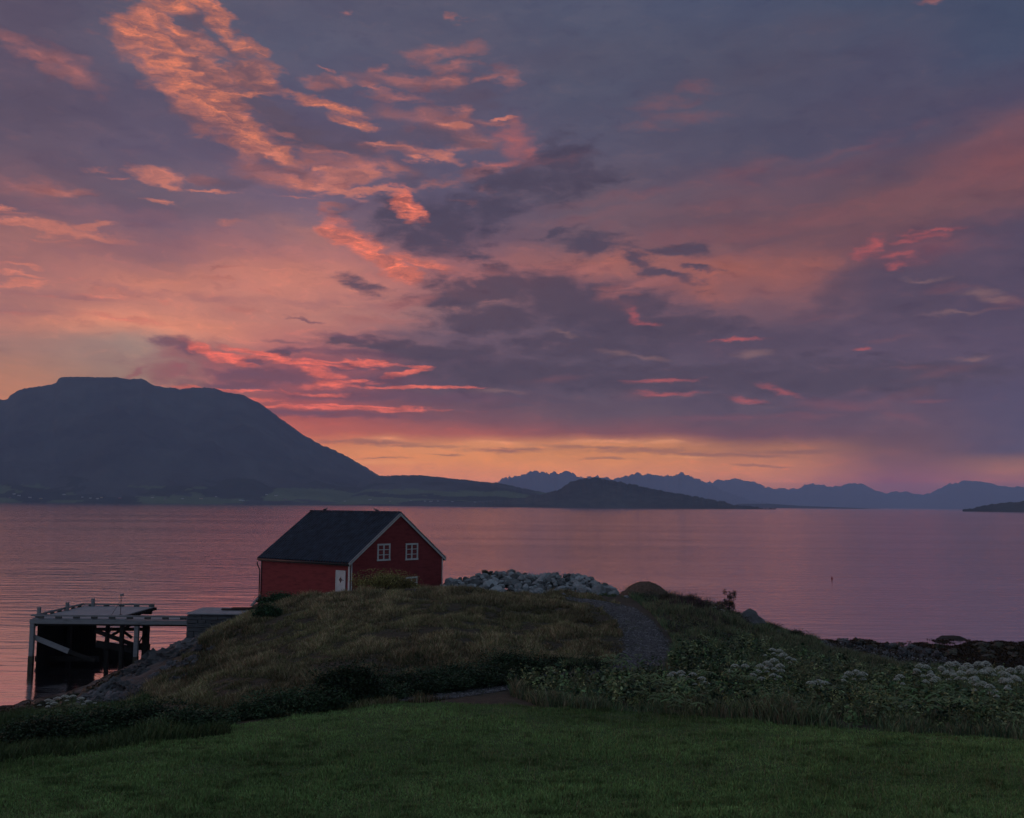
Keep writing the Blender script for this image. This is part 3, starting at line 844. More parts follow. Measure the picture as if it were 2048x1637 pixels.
M_MOUNT = mat('mountain_heath', (.05, .05, .045), tint=True, var=.3, scale=.004, rough=1.0, spec=.0)
LEFT = [(-700, 940), (-500, 880), (-300, 840), (-120, 812), (0, 800), (14, 799), (22, 790), (45, 778), (100, 770), (112, 766), (118, 757), (135, 753), (230, 755), (262, 759), (285, 757), (302, 768), (325, 775), (345, 776), (358, 779), (372, 776), (425, 776), (447, 784), (485, 790), (520, 808), (560, 836), (600, 866), (640, 889), (680, 906), (720, 928), (752, 949), (790, 968), (830, 985), (870, 1000), (900, 1004)]
ridge('mountain', LEFT, 5600, 8200, 10500, M_MOUNT, nA=330, nR=110, rough=.17, base=1.15, jag=2.4, seed=3, fields=True)
ridge('mountain', [(-900, 860), (-400, 820), (-100, 800), (0, 802), (30, 803), (60, 830), (100, 900), (130, 960)], 9500, 12000, 14000, M_MOUNT, nA=80, nR=24, seed=14)
ridge('mountain', [(640, 1006), (700, 972), (745, 953), (800, 951), (845, 951), (900, 957), (960, 963), (1000, 967), (1040, 976), (1080, 984), (1120, 992), (1180, 1004), (1240, 1010), (1290, 1013.0)], 5300, 6900, 8200, M_MOUNT, nA=220, nR=50, rough=.2, jag=1.6, seed=8, fields=True)
FAR1 = [(900, 1006), (960, 982), (985, 967), (1000, 962), (1012, 957), (1050, 948), (1060, 943), (1072, 941), (1085, 945), (1098, 949), (1108, 943), (1118, 946), (1128, 942), (1142, 947), (1152, 952), (1165, 957), (1195, 953), (1215, 956), (1232, 957), (1262, 950), (1275, 947), (1290, 951), (1300, 949), (1330, 953), (1345, 952), (1362, 946), (1385, 955), (1400, 961), (1420, 970), (1450, 984), (1500, 1000), (1560, 1014)]
FAR2 = [(1330, 985), (1400, 970), (1420, 964), (1440, 960), (1480, 958), (1500, 962), (1535, 974), (1555, 979), (1572, 976), (1590, 979), (1612, 970), (1635, 968), (1655, 974), (1680, 972), (1700, 967), (1722, 967), (1745, 978), (1765, 987), (1790, 983), (1825, 984), (1845, 991), (1862, 986), (1880, 978), (1900, 968), (1925, 962), (1940, 961), (1960, 963), (2000, 972), (2048, 976), (2200, 960), (2400, 985), (2700, 970), (3000, 1005)]
ridge('mountain', FAR1, 16500, 19000, 21000, M_MOUNT, nA=240, nR=26, rough=.12, jag=5.5, seed=21)
ridge('mountain', FAR2, 20500, 24000, 27000, M_MOUNT, nA=300, nR=26, rough=.12, jag=5.0, seed=25)
ridge('mountain', [(1440, 1017), (1480, 1008), (1540, 1008), (1600, 1012), (1700, 1016), (1760, 1019)], 9000, 9600, 10200, M_MOUNT, nA=60, nR=14, seed=33)
M_ISLE = mat('wooded_island', (.03, .035, .02), tint=True, var=.4, scale=.02, rough=1.0, spec=.0)
isl = ridge('island', [(925, 1014), (960, 1006), (1000, 1001), (1050, 994), (1085, 989), (1118, 980), (1132, 970), (1142, 963), (1165, 958), (1195, 956), (1215, 960), (1240, 964), (1272, 971), (1330, 983), (1400, 995), (1425, 1000), (1450, 1004), (1470, 1010), (1500, 1013), (1535, 1017), (1552, 1019)],
      4700, 5050, 5500, M_ISLE, nA=330, nR=40, rough=.25, jag=3.0, base=.8, seed=41)
ridge('island', [(1925, 1020), (1945, 1016), (1965, 1011), (2000, 1007), (2048, 1003), (2150, 996), (2300, 990), (2500, 1000), (2700, 1020)], 4300, 4600, 5000, M_ISLE, nA=160, nR=24, jag=2.5, base=.8, seed=47)

# ------------------------------------------------------------------ materials of the built things
M_RED = mat('red_paint', (.20, .032, .034), rough=.85, var=.45, scale=1.2, col2=(.085, .014, .017), edge=(.5, .85), stretch=(1, 1, 5))
M_WHITE = mat('white_paint', (.50, .51, .50), rough=.6, var=.12, scale=3)
M_ROOF = mat('slate_tiles', (.019, .028, .046), rough=.65, spec=.2, var=.6, scale=1.6, bump=.01, bscale=14, col2=(.04, .05, .06), edge=(.6, .85))
M_BLACK = mat('black_iron', (.012, .012, .014), rough=.5, var=.2)
M_GLASS = mat('window_glass', (.010, .013, .018), rough=.08, spec=.8, var=.2)
M_STONEW = mat('stone_wall', (.085, .088, .095), var=.5, scale=1.8, bump=.06, bscale=3.5, stretch=(.6, .6, 3.0), col2=(.035, .036, .04), edge=(.45, .7))
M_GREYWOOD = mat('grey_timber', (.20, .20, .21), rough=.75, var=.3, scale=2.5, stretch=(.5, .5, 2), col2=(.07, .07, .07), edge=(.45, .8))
M_DARKWOOD = mat('dark_timber', (.010, .009, .008), rough=.7, var=.5, scale=2, spec=.2)  # near-black timber, mostly for beams, piles and boarding below the pier deck
M_BLOCK = mat('block_timber', (.07, .068, .066), var=.3)
M_DECK = mat('deck_boards', (.26, .265, .29), rough=.7, var=.22, scale=1.2, stretch=(6, .4, 1))

# ------------------------------------------------------------------ the red house by the water
ZB = 3.9
_n0 = P(701, 1127, 78)
N = Vector((_n0.x, _n0.y, 0))
GD = Vector((.598, .801, 0)); LD = Vector((-.801, .598, 0))


def on_plane(px, py, o, d):
    """where a sight line meets the upright plane through o along d: distance along d and height"""
    r = ray(px, py)
    # o + t d = s r  (x, y)
    det = -d.x * r.y + d.y * r.x
    s = (-o.x * d.y + o.y * d.x) / (-r.x * d.y + r.y * d.x)
    t = (s * r.x - o.x) * d.x + (s * r.y - o.y) * d.y
    return t, CAM_H + s * r.z


HW = on_plane(884.5, 1120, N, GD)[0]
HL = on_plane(523.0, 1130, N, LD)[0]
ZE = on_plane(703, 1126, N, GD)[1]
ZR = P(797, 1026, (N + GD * HW / 2).y).z - .17
house = empty('house', (N + GD * HW / 2 + LD * HL / 2 + Vector((0, 0, ZB))), 'red timber house with dark tiled gable roof and white corner boards', 'house')
HO = house.location.copy()


def hb_build(mb, name, m, parent=None, **kw):
    mb.v = [tuple(Vector(v) - HO) for v in mb.v]
    return mb.build(name, m, parent or house, **kw)


def roof_z(u):
    return ZR - (ZR - ZE) * abs(u - HW / 2) / (HW / 2)


walls = MB()
BH = .19


def clapboard(o, d, nrm, length, gable):
    z = ZB
    while z < (ZR if gable else ZE):
        z2 = min(z + BH, ZR if gable else ZE)
        def rng_(zz):
            if not gable or zz <= ZE: return 0.0, length
            t = (zz - ZE) / (ZR - ZE) * length / 2
            return t, length - t
        a0, a1 = rng_(z); b0, b1 = rng_(z2)
        p = [o + d * a0 + nrm * .055, o + d * a1 + nrm * .055, o + d * b1 + nrm * .008, o + d * b0 + nrm * .008]
        p[0].z = p[1].z = z; p[2].z = p[3].z = z2
        q = [o + d * a0, o + d * a1]; q[0].z = q[1].z = z
        walls.add(p + q, [(0, 1, 2, 3), (4, 5, 1, 0)])
        z = z2


clapboard(N, GD, -LD, HW, True)
clapboard(N, LD, -GD, HL, False)
clapboard(N + LD * HL, GD, LD, HW, True)
clapboard(N + GD * HW, LD, GD, HL, False)
hb_build(walls, 'wall', M_RED)

# roof: two corrugated tile slopes
for side in (0, 1):
    nx, nr = 300, 26
    over_e, over_g = .26, .12
    L0, L1 = -over_g, HL + over_g
    sl = math.hypot(HW / 2, ZR - ZE)
    us = []; fs = []
    ys_ = np.linspace(L0, L1, nx); period = .30
    for j in range(nr):
        for sub in (0, 1):
            tt = (j + sub * .97) / nr
            for i, yl in enumerate(ys_):
                s_ = tt * (1 + over_e / (HW / 2))
                u = HW / 2 * (1 - s_) if side == 0 else HW / 2 * (1 + s_)
                z = ZR - (ZR - ZE) * s_ + .13 + .05 * math.sin(yl / period * 2 * math.pi) + (.035 if sub else .005) + .006 * math.sin(yl * 1.3 + j)
                p = N + GD * u + LD * yl
                us.append((p.x - HO.x, p.y - HO.y, z - HO.z))
    nrow = nr * 2
    for j in range(nrow - 1):
        for i in range(nx - 1):
            a = j * nx + i
            fs.append((a, a + 1, a + nx + 1, a + nx))
    me = bpy.data.meshes.new('roof'); me.from_pydata(us, [], fs); me.update()
    me.materials.append(M_ROOF)
    ro = bpy.data.objects.new('roof', me); COL.objects.link(ro); ro.parent = house
    sm = ro.modifiers.new('thick', 'SOLIDIFY'); sm.thickness = .05; sm.offset = 1 if side == 0 else -1
    # bargeboards along both gables, eave board
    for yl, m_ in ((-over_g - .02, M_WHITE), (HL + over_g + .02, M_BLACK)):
        u1 = HW / 2 + (HW / 2 + over_e + .02) * (-1 if side == 0 else 1)
        a = N + GD * (HW / 2) + LD * yl; a.z = ZR + .05
        b_ = N + GD * u1 + LD * yl; b_.z = ZR - (ZR - ZE) * (1 + over_e / (HW / 2)) + .05
        bb = MB(); bb.beam(a, b_, .05, .19, up=(0, 0, 1)); hb_build(bb, 'bargeboard', m_)
        bc = MB()
        off = Vector((0, 0, .125))
        bc.beam(a + off - LD * .03 * (1 if yl < 0 else -1), b_ + off - LD * .03 * (1 if yl < 0 else -1), .14, .04); hb_build(bc, 'verge_cap', M_ROOF if yl > 0 else M_GREYWOOD)
    ub = -over_e + .03 if side == 0 else HW + over_e - .03
    ea = N + GD * ub + LD * (-over_g); eb = N + GD * ub + LD * (HL + over_g)
    ea.z = eb.z = ZE - (ZR - ZE) * over_e / (HW / 2) + .03
    fb = MB(); fb.beam(ea, eb, .04, .20); hb_build(fb, 'eave_board', M_BLACK)
    gt = MB()
    go = (-GD if side == 0 else GD) * .10
    gt.tube([ea + go + Vector((0, 0, .02)), eb + go + Vector((0, 0, .05))], .075, n=10); hb_build(gt, 'gutter', M_BLACK, smooth=True)
    # soffit
    so = MB(); wv = HW / 2 * (-1 if side == 0 else 1)
    so.beam(N + GD * (HW / 2 + wv + (-.2 if side == 0 else .2)) + LD * -over_g + Vector((0, 0, ZE - .10)), N + GD * (HW / 2 + wv + (-.2 if side == 0 else .2)) + LD * (HL + over_g) + Vector((0, 0, ZE - .10)), .40, .03); hb_build(so, 'soffit', M_BLACK)
rc = MB(); ra = N + GD * (HW / 2) + LD * -.14; rb = N + GD * (HW / 2) + LD * (HL + .14)
rr_ = random.Random(3)
for i in range(28):
    p0 = ra.lerp(rb, i / 28); p1 = ra.lerp(rb, (i + 1.06) / 28)
    p0.z = ZR + .17; p1.z = ZR + .185
    rc.tube([p0, p1], [.11, .125], n=10)
hb_build(rc, 'ridge_cap', M_ROOF, smooth=True)
# corner boards
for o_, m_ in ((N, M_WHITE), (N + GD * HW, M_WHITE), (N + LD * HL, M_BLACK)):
    cb = MB()
    gx = GD if o_ != N + GD * HW else -GD
    cb.beam(o_ + gx * .07 - LD * .03 + Vector((0, 0, ZB)), o_ + gx * .07 - LD * .03 + Vector((0, 0, ZE - .02)), .17, .035, up=GD) if o_ != N + LD * HL else None
    if o_ == N: cb.beam(o_ + LD * .085 - GD * .05 + Vector((0, 0, ZB)), o_ + LD * .085 - GD * .05 + Vector((0, 0, ZE - .02)), .035, .17, up=LD)
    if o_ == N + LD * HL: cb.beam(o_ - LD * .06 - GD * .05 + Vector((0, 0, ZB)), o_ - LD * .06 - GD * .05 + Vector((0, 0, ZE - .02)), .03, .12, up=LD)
    if cb.v: hb_build(cb, 'corner_board', m_)
# downpipe at the far left corner
dp = MB(); c0 = N + LD * (HL + .10) - GD * .36
dp.tube([c0 + Vector((0, 0, ZE - .30)), c0 + Vector((0, 0, ZE - .5)), N + LD * (HL + .06) - GD * .12 + Vector((0, 0, ZE - .95)), N + LD * (HL + .06) - GD * .12 + Vector((0, 0, ZB - .3))], .05, n=8)
hb_build(dp, 'downpipe', M_BLACK, smooth=True)


def window_at(x0, y0, x1, y1, rows=3):
    t0, z1 = on_plane(x0, y0, N - LD * .04, GD); t1, _ = on_plane(x1, y0, N - LD * .04, GD)
    _, z0 = on_plane(x0, y1, N - LD * .04, GD)
    w, h = t1 - t0, z1 - z0
    out = -LD

    def pt(t, z, o=0.0): return N + GD * (t0 + t) + out * (.045 + o) + Vector((0, 0, z0 + z))
    fr = MB(); T = .13
    fr.beam(pt(-.0, h), pt(w, h), T * .5, T); fr.beam(pt(-.03, 0), pt(w + .03, 0), T * .7, T)
    fr.beam(pt(T / 2, T / 2), pt(T / 2, h - T / 2), T * .48, T, up=GD); fr.beam(pt(w - T / 2, T / 2), pt(w - T / 2, h - T / 2), T * .48, T, up=GD)
    fo = hb_build(fr, 'window', M_WHITE)
    mu = MB()
    mu.beam(pt(w / 2, T / 2), pt(w / 2, h - T / 2), .05, .13, up=GD)
    for r_ in range(1, rows):
        for s_ in (0, 1):
            mu.beam(pt(T if s_ == 0 else w / 2 + .066, h * r_ / rows), pt(w / 2 - .066 if s_ == 0 else w - T, h * r_ / rows), .04, .055)
    hb_build(mu, 'glazing_bars', M_WHITE, parent=fo)
    pn = MB()
    a, b_, c_, d_ = pt(T / 2, T / 2, -.03), pt(w - T / 2, T / 2, -.03), pt(w - T / 2, h - T / 2, -.03), pt(T / 2, h - T / 2, -.03)
    pn.add([a, b_, c_, d_, a + LD * .01, b_ + LD * .01, c_ + LD * .01, d_ + LD * .01], [(0, 1, 2, 3), (7, 6, 5, 4), (0, 4, 5, 1), (1, 5, 6, 2), (2, 6, 7, 3), (3, 7, 4, 0)])
    hb_build(pn, 'pane', M_GLASS, parent=fo)


window_at(755, 1090, 780.5, 1121)
window_at(811.5, 1089, 836, 1119.5)
window_at(754, 1158, 779, 1189)
window_at(811, 1156.5, 834.5, 1187)

# door in the long side
t0, zt = on_plane(691.5, 1144, N - GD * .04, LD); t1, _ = on_plane(673, 1144, N - GD * .04, LD)
_, zbm = on_plane(682, 1186, N - GD * .04, LD)


def dpnt(t, z, o=0.0): return N + LD * t - GD * (.055 + o) + Vector((0, 0, z))


dr = MB()
dr.beam(dpnt((t0 + t1) / 2, zbm), dpnt((t0 + t1) / 2, zt), .06, t1 - t0, up=LD)
dr.beam(dpnt(t0 - .02, zt + .03, .0), dpnt(t1 + .02, zt + .03, .0), .09, .10)
dr.beam(dpnt(t0 + .03, zbm, .02), dpnt(t0 + .03, zt - .02, .02), .06, .11, up=LD)
dr.beam(dpnt(t1 - .03, zbm, .02), dpnt(t1 - .03, zt - .02, .02), .06, .11, up=LD)
door = hb_build(dr, 'door', M_WHITE)
dw = MB(); cx_ = (t0 + t1) / 2; cz_ = zt - .62
dd = [dpnt(cx_, cz_ + .26, .034), dpnt(cx_ + .17, cz_, .034), dpnt(cx_, cz_ - .26, .034), dpnt(cx_ - .17, cz_, .034)]
dw.add(dd + [p + GD * .02 for p in dd], [(0, 1, 2, 3), (7, 6, 5, 4), (0, 4, 5, 1), (1, 5, 6, 2), (2, 6, 7, 3), (3, 7, 4, 0)])
hb_build(dw, 'pane', M_GLASS, parent=door)
dh = MB(); dh.tube([dpnt(t0 + .18, zbm + .95, .03), dpnt(t0 + .18, zbm + .95, .09)], .025, n=8); dh.tube([dpnt(t0 + .18, zbm + .95, .08), dpnt(t0 + .32, zbm + .95, .08)], .014, n=6)
hb_build(dh, 'handle', M_BLACK, parent=door)
# step slab by the door corner
st = MB(); sp = ground_at(712, 1187, 60); st.box((0, 0, .06), (1.7, 1.1, .30), rz=.5)
so_ = st.build('doorstep', M_ROCK, bevel=.03); so_.location = N - GD * .75 + LD * .3 + Vector((0, 0, zbm - .12))
tag(so_, 'pale stone slab on the ground beside the white door', 'doorstep')

# leaning plank at the left gable
lp = MB(); a = P(503, 1212, 83.5); b_ = P(522, 1190, 85.5); lp.beam((0, 0, 0), b_ - a, .22, .07); o = lp.build('plank', M_GREYWOOD, bevel=.01); o.location = a
tag(o, 'grey plank leaning against the left corner of the red house', 'plank')

# cut log on the knoll in front of the gable
lg = ground_at(820, 1189, 40)
lo_ = MB(); lo_.tube([(-.33, 0, 0), (-.1, .01, 0), (.15, 0, .01), (.33, .01, 0)], [.15, .16, .15, .155], n=12, wob=.06); o = lo_.build('log', M_BARK, smooth=False); o.location = lg + Vector((0, 0, .22)); o.rotation_euler = (0, 0, -.25)
tag(o, 'short pale cut log lying in the grass before the gable', 'log')
_e = MB(); _e.tube([(0, 0, 0), (.012, 0, 0)], .135, n=12); _eo = _e.build('cut_end', M_GREYWOOD, o); _eo.location = (.335, .01, 0)


def gull(loc, rz, label):
    t_ = empty('gull', loc, label, 'bird', rz=rz)
    bm_ = MB(); bm_.tube([(-.22, 0, .02), (-.12, 0, .05), (0, 0, .09), (.10, 0, .13), (.15, 0, .19), (.19, 0, .215), (.24, 0, .20)], [.012, .05, .075, .06, .035, .036, .008], n=10)
    bm_.build('body', mat('gull_feathers', (.16, .16, .17), var=.3), t_, smooth=True)
    wg = MB()
    for s_ in (-1, 1): wg.tube([(-.26, s_ * .03, .06), (-.08, s_ * .075, .10), (.06, s_ * .055, .12)], [.01, .035, .02], n=6)
    wg.build('wing', mat('gull_wings', (.05, .05, .055)), t_, smooth=True)
    lgm = MB()
    for s_ in (-1, 1): lgm.tube([(0, s_ * .02, 0), (0, s_ * .02, .06)], .006, n=5)
    lgm.build('leg', M_BARK, t_)


for px_g, lab, rz_ in ((651, 'small dark gull standing on the roof ridge near its left end', .8), (752, 'gull standing on the roof ridge close to the front gable', -2.6)):
    best = min(range(200), key=lambda i: abs(proj(*[np.array(q) for q in (ra.lerp(rb, i / 199).x, ra.lerp(rb, i / 199).y, ZR + .3)])[0] - px_g))
    q = ra.lerp(rb, best / 199)
    gull(Vector((q.x, q.y, ZR + .27)), rz_, lab)

# ------------------------------------------------------------------ quay of dry stone
qx0, qx1, qy0, qy1, qz = P(374, 1240, 74.0).x, -14.6, 73.95, 78.3, 4.18
qd = empty('quay', ((qx0 + qx1) / 2, (qy0 + qy1) / 2, 0), 'dark stone quay block between the pier and the grassy knoll', 'quay')
qm = MB(); rs = random.Random(5)
z = -.4
QO = qd.location
while z < qz - .25:
    h = rs.uniform(.22, .40)
    h = min(h, qz - .2 - z)
    x = qx0
    while x < qx1:
        w = rs.uniform(.5, 1.3); w = min(w, qx1 - x)
        qm.box((x + w / 2 - QO.x, qy0 + .3 + rs.uniform(-.05, .05) - QO.y, z + h / 2), (w - .025, .7, h - .025))
        x += w
    y = qy0 + .7
    while y < qy1:
        w = rs.uniform(.5, 1.2); w = min(w, qy1 - y)
        qm.box((qx0 + .3 + rs.uniform(-.05, .05) - QO.x, y + w / 2 - QO.y, z + h / 2), (.7, w - .025, h - .025))
        y += w
    z += h
qm.box(((qx0 + qx1) / 2 + .25 - QO.x, (qy0 + qy1) / 2 + .25 - QO.y, qz / 2 - .35), (qx1 - qx0 - .8, qy1 - qy0 - .8, qz - .1))
qm.build('wall', M_STONEW, qd, bevel=.02)
qt = MB()
for i in range(10):
    y = qy0 + .1 + i * .42
    qt.box(((qx0 + qx1) / 2 - .02 * (i % 3) - QO.x, y - QO.y, qz - .12 + .012 * (i % 2)), (qx1 - qx0 + .1, .39, .07))
qt.build('deck', M_DECK, qd)
qp = MB(); qp.box((.6, .5, qz + .04), (4.6, .5, .10), rz=.03); qp.box((-.6, -.2, qz + .02), (3.4, .3, .09), rz=-.04)
qp = qp.build('planks', M_DARKWOOD); qp.location = (QO.x, QO.y, 0)
qp.name = 'plank'
tag(qp, 'dark loose planks lying on top of the stone quay', 'planks')

# ------------------------------------------------------------------ timber pier
PX0, PX1, PY0, PY1, PZD = P(60.5, 1238, 74).x, P(309, 1217, 82.8).x, 74.0, 82.8, P(200, 1238, 74).z
QE = qx0 + .06
pier = empty('pier', ((PX0 + PX1) / 2, (PY0 + PY1) / 2, 0), 'old timber pier with pale deck on dark piles, joined to the quay', 'pier')
PO = pier.location


def pb(mb, name, m, **kw):
    mb.v = [tuple(Vector(v) - PO) for v in mb.v]
    return mb.build(name, m, kw.pop('parent', pier), **kw)


dk = MB()
y = PY0 + .08
i = 0
while y < PY1:
    w = .195
    x1 = PX1 if y > 76.2 else QE
    dk.box(((PX0 + .12 + x1) / 2 + .01 * math.sin(i * 2.1), y + w / 2, PZD - .035 + .004 * math.sin(i * 1.7)), (x1 - PX0 - .12, w - .012, .06))
    y += w; i += 1
pb(dk, 'deck', M_DECK)
bm1 = MB()
bm1.box(((PX0 + QE) / 2, PY0 - .02, PZD - .22), (QE - PX0, .16, .30)); pb(bm1, 'front_beam', M_GREYWOOD, bevel=.015)
bm2 = MB(); bm2.box(((PX0 + QE) / 2, PY0 + .10, PZD - .43), (QE - PX0 - .1, .18, .12)); pb(bm2, 'lower_beam', M_DARKWOOD)
kr = MB(); kr.box(((PX0 + QE) / 2, PY0 + .10, PZD + .185), (QE - PX0, .17, .11)); pb(kr, 'kerb', M_GREYWOOD, bevel=.015)
x = PX0 + .7
while x < QE - .1:
    kb = MB(); kb.box((x, PY0 + .10, PZD + .062), (.42, .16, .125)); x += 1.27
    pb(kb, 'kerb_block', M_BLOCK)
kl = MB(); kl.box((PX0 + .14, (PY0 + PY1) / 2, PZD + .17), (.16, PY1 - PY0 - .4, .12)); kl.box(((PX0 + PX1) / 2, PY1 - .1, PZD + .17), (PX1 - PX0, .16, .12)); pb(kl, 'edge_rail', M_GREYWOOD)
y = PY0 + .8
while y < PY1: kl2 = MB(); kl2.box((PX0 + .14, y, PZD + .05), (.15, .4, .11)); y += 1.2; pb(kl2, 'rail_block', M_BLOCK)
x = PX0 + .8
while x < PX1: kl2 = MB(); kl2.box((x, PY1 - .1, PZD + .05), (.4, .15, .11)); x += 1.2; pb(kl2, 'rail_block', M_BLOCK)
# joist ends under the right edge
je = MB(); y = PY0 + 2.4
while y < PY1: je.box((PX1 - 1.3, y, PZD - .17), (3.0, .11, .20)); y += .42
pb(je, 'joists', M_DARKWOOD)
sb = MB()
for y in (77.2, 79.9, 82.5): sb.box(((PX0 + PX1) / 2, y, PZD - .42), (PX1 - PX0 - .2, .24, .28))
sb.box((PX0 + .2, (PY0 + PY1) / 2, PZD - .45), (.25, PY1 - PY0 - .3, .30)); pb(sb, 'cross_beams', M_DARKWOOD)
# mooring posts standing above the deck
for pxm, dm in ((78, 75.6), (134, 79.2), (185, 82.5)):
    q = P(pxm, 1225, dm); mp = MB(); mp.box((q.x, dm, PZD + .30), (.22, .24, .66)); pb(mp, 'mooring_post', M_GREYWOOD, bevel=.02)
# piles
for x, y, m_, w in ((P(63.5, 1290, 74.05).x, 74.05, M_GREYWOOD, .30), (P(243, 1290, 74.4).x, 74.4, M_DARKWOOD, .27), (P(272.5, 1290, 74.2).x, 74.2, M_GREYWOOD, .30), (P(291, 1290, 75.7).x, 75.7, M_DARKWOOD, .42),
                    (P(214, 1290, 75.5).x, 75.5, M_DARKWOOD, .26), (-34.7, 77.4, M_DARKWOOD, .3), (-34.6, 80, M_DARKWOOD, .3), (-34.6, 82.3, M_DARKWOOD, .3), (-32.8, 77.5, M_DARKWOOD, .3)):
    pl_ = MB(); bz = -1.6
    split = 1.0
    if m_ is M_GREYWOOD:
        pl_.box((x, y, (split + PZD - .37) / 2), (w, w, PZD - .37 - split)); ob_ = pb(pl_, 'pile', m_, bevel=.02)
        lw_ = MB(); lw_.box((x, y, (bz + split) / 2), (w * 1.06, w * 1.06, split - bz)); pb(lw_, 'weed_coat', M_WEED, parent=ob_)
    else:
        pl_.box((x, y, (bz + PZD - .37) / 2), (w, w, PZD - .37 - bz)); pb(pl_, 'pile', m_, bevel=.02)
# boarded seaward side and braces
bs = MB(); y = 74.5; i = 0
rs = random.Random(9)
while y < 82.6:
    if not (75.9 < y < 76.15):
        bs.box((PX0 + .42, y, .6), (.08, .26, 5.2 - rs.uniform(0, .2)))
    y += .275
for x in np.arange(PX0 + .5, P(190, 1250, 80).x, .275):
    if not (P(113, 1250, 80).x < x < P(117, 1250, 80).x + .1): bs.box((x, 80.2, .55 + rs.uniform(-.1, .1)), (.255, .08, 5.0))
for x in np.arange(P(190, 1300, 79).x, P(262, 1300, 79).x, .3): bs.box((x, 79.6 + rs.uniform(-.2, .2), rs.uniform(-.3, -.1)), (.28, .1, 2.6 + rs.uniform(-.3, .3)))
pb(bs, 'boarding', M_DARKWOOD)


def brace(x0_, y0_, x1_, y1_, d0_, d1_, m_, w=.26):
    a = P(x0_, y0_, d0_); b_ = P(x1_, y1_, d1_); mb = MB(); mb.beam(a, b_, .10, w); pb(mb, 'brace', m_, bevel=.015)


brace(66, 1274, 137, 1303, 74.25, 74.4, M_GREYWOOD, .36)
brace(137, 1303, 190, 1322, 74.4, 74.6, M_DARKWOOD, .30)
brace(190, 1262, 270, 1291, 75.0, 75.0, M_DARKWOOD, .30)
brace(192, 1288, 270, 1300, 75.3, 75.3, M_DARKWOOD, .5)
brace(215, 1276, 262, 1250, 75.9, 75.9, M_DARKWOOD, .2)
brace(238, 1257, 264, 1276, 76.1, 76.1, M_DARKWOOD, .2)
brace(192, 1259, 300, 1259, 76.0, 76.0, M_DARKWOOD, .24)
brace(209, 1285, 224, 1255, 74.9, 74.9, M_DARKWOOD, .08)
brace(276, 1290, 290, 1265, 75.4, 75.4, M_DARKWOOD, .09)
brace(255, 1292, 300, 1295, 76.4, 76.4, M_DARKWOOD, .5)
brace(70, 1318, 200, 1318, 76.4, 76.4, M_DARKWOOD, .4)
# lamp mast on the deck
ml = P(241, 1231, 76.6); ml.z = PZD
mast = empty('lamp_mast', ml, 'thin lamp mast with stay and small floodlight standing on the pier deck', 'lamp mast')
mm = MB(); top = P(242.5, 1192, 76.6) - ml; mm.tube([(0, 0, 0), top], .022, n=8); mm.build('pole', M_BLACK, mast)
mm = MB(); mm.tube([P(222, 1232, 76.6) - ml, P(240.5, 1203, 76.6) - ml], .016, n=6); mm.build('stay', M_BLACK, mast)
mm = MB(); mm.box(top + Vector((.05, 0, .06)), (.24, .14, .17)); mm.build('floodlight', M_GREYWOOD, mast, bevel=.015)
mm = MB(); mm.box((0, 0, .01), (.2, .2, .025)); mm.build('base', M_BLACK, mast)

# red buoy out on the water
bl = PZ(1664, 1158, .0); bu = empty('buoy', bl, 'tiny red buoy floating alone on the fjord', 'buoy')
mm = MB(); mm.tube([(0, 0, -.15), (0, 0, -.05), (0, 0, .1), (0, 0, .25), (0, 0, .33)], [.05, .11, .14, .10, .03], n=14); mm.build('float', mat('red_plastic', (.20, .02, .03)), bu, smooth=True)
mm = MB(); mm.tube([(0, 0, .32), (0, 0, .42)], [.03, .03], n=8); mm.build('mooring_eye', M_BLACK, bu)

# ------------------------------------------------------------------ rocks


def rock_mesh(name, seed, flat=.8, cuts=5, sub=3, rough=.10):
    rr = random.Random(seed)
    bm = bmesh.new(); bmesh.ops.create_icosphere(bm, subdivisions=sub, radius=1.0)
    planes = []
    for _ in range(cuts + 4):
        n = Vector((rr.uniform(-1, 1), rr.uniform(-1, 1), rr.uniform(-.8, 1))).normalized(); planes.append((n, rr.uniform(.55, .85)))
    sc = Vector((rr.uniform(.8, 1.2), rr.uniform(.75, 1.1), flat * rr.uniform(.8, 1.15)))
    from mathutils import noise as mn
    for v in bm.verts:
        for n, d in planes:
            e = v.co.dot(n)
            if e > d: v.co -= n * (e - d) * .92
        v.co += v.co.normalized() * mn.fractal(v.co * 2.3 + Vector((seed, 0, 0)), 1.0, 2.0, 3) * rough
        v.co = Vector((v.co.x * sc.x, v.co.y * sc.y, v.co.z * sc.z))
    me = bpy.data.meshes.new(name); bm.to_mesh(me); bm.free()
    return me


PALE = [rock_mesh('boulder', 100 + i, cuts=9, rough=.12) for i in range(12)]
for m_ in PALE: m_.materials.append(M_ROCK)
DARK = [rock_mesh('rock', 200 + i, flat=.6, cuts=8, rough=.3) for i in range(7)]
for m_ in DARK: m_.materials.append(M_WEED)
GREY = [rock_mesh('rock', 300 + i, flat=.75, cuts=10, sub=4, rough=.34) for i in range(8)]
for m_ in GREY: m_.materials.append(M_ROCKD)


def place_rock(me, name, loc, s, label, cat, group, rot=None):
    o = bpy.data.objects.new(name, me); COL.objects.link(o); o.location = loc; o.scale = (s, s, s)
    o.rotation_euler = rot or (random.uniform(-.6, .6), random.uniform(-.6, .6), random.uniform(0, 6.3))
    return tag(o, label, cat, group)


def heap_label(px_h, v_, s):
    part = ['left end', 'left part', 'middle', 'right part', 'right end'][min(4, max(0, int((px_h - 885) / 70)))]
    row = 'foot' if v_ < .3 else ('flank' if v_ < .72 else 'crest')
    size = 'small' if s < .34 else ('mid-sized' if s < .52 else 'large')
    return '%s pale grey boulder on the %s of the stone heap, %s' % (size, row, part)


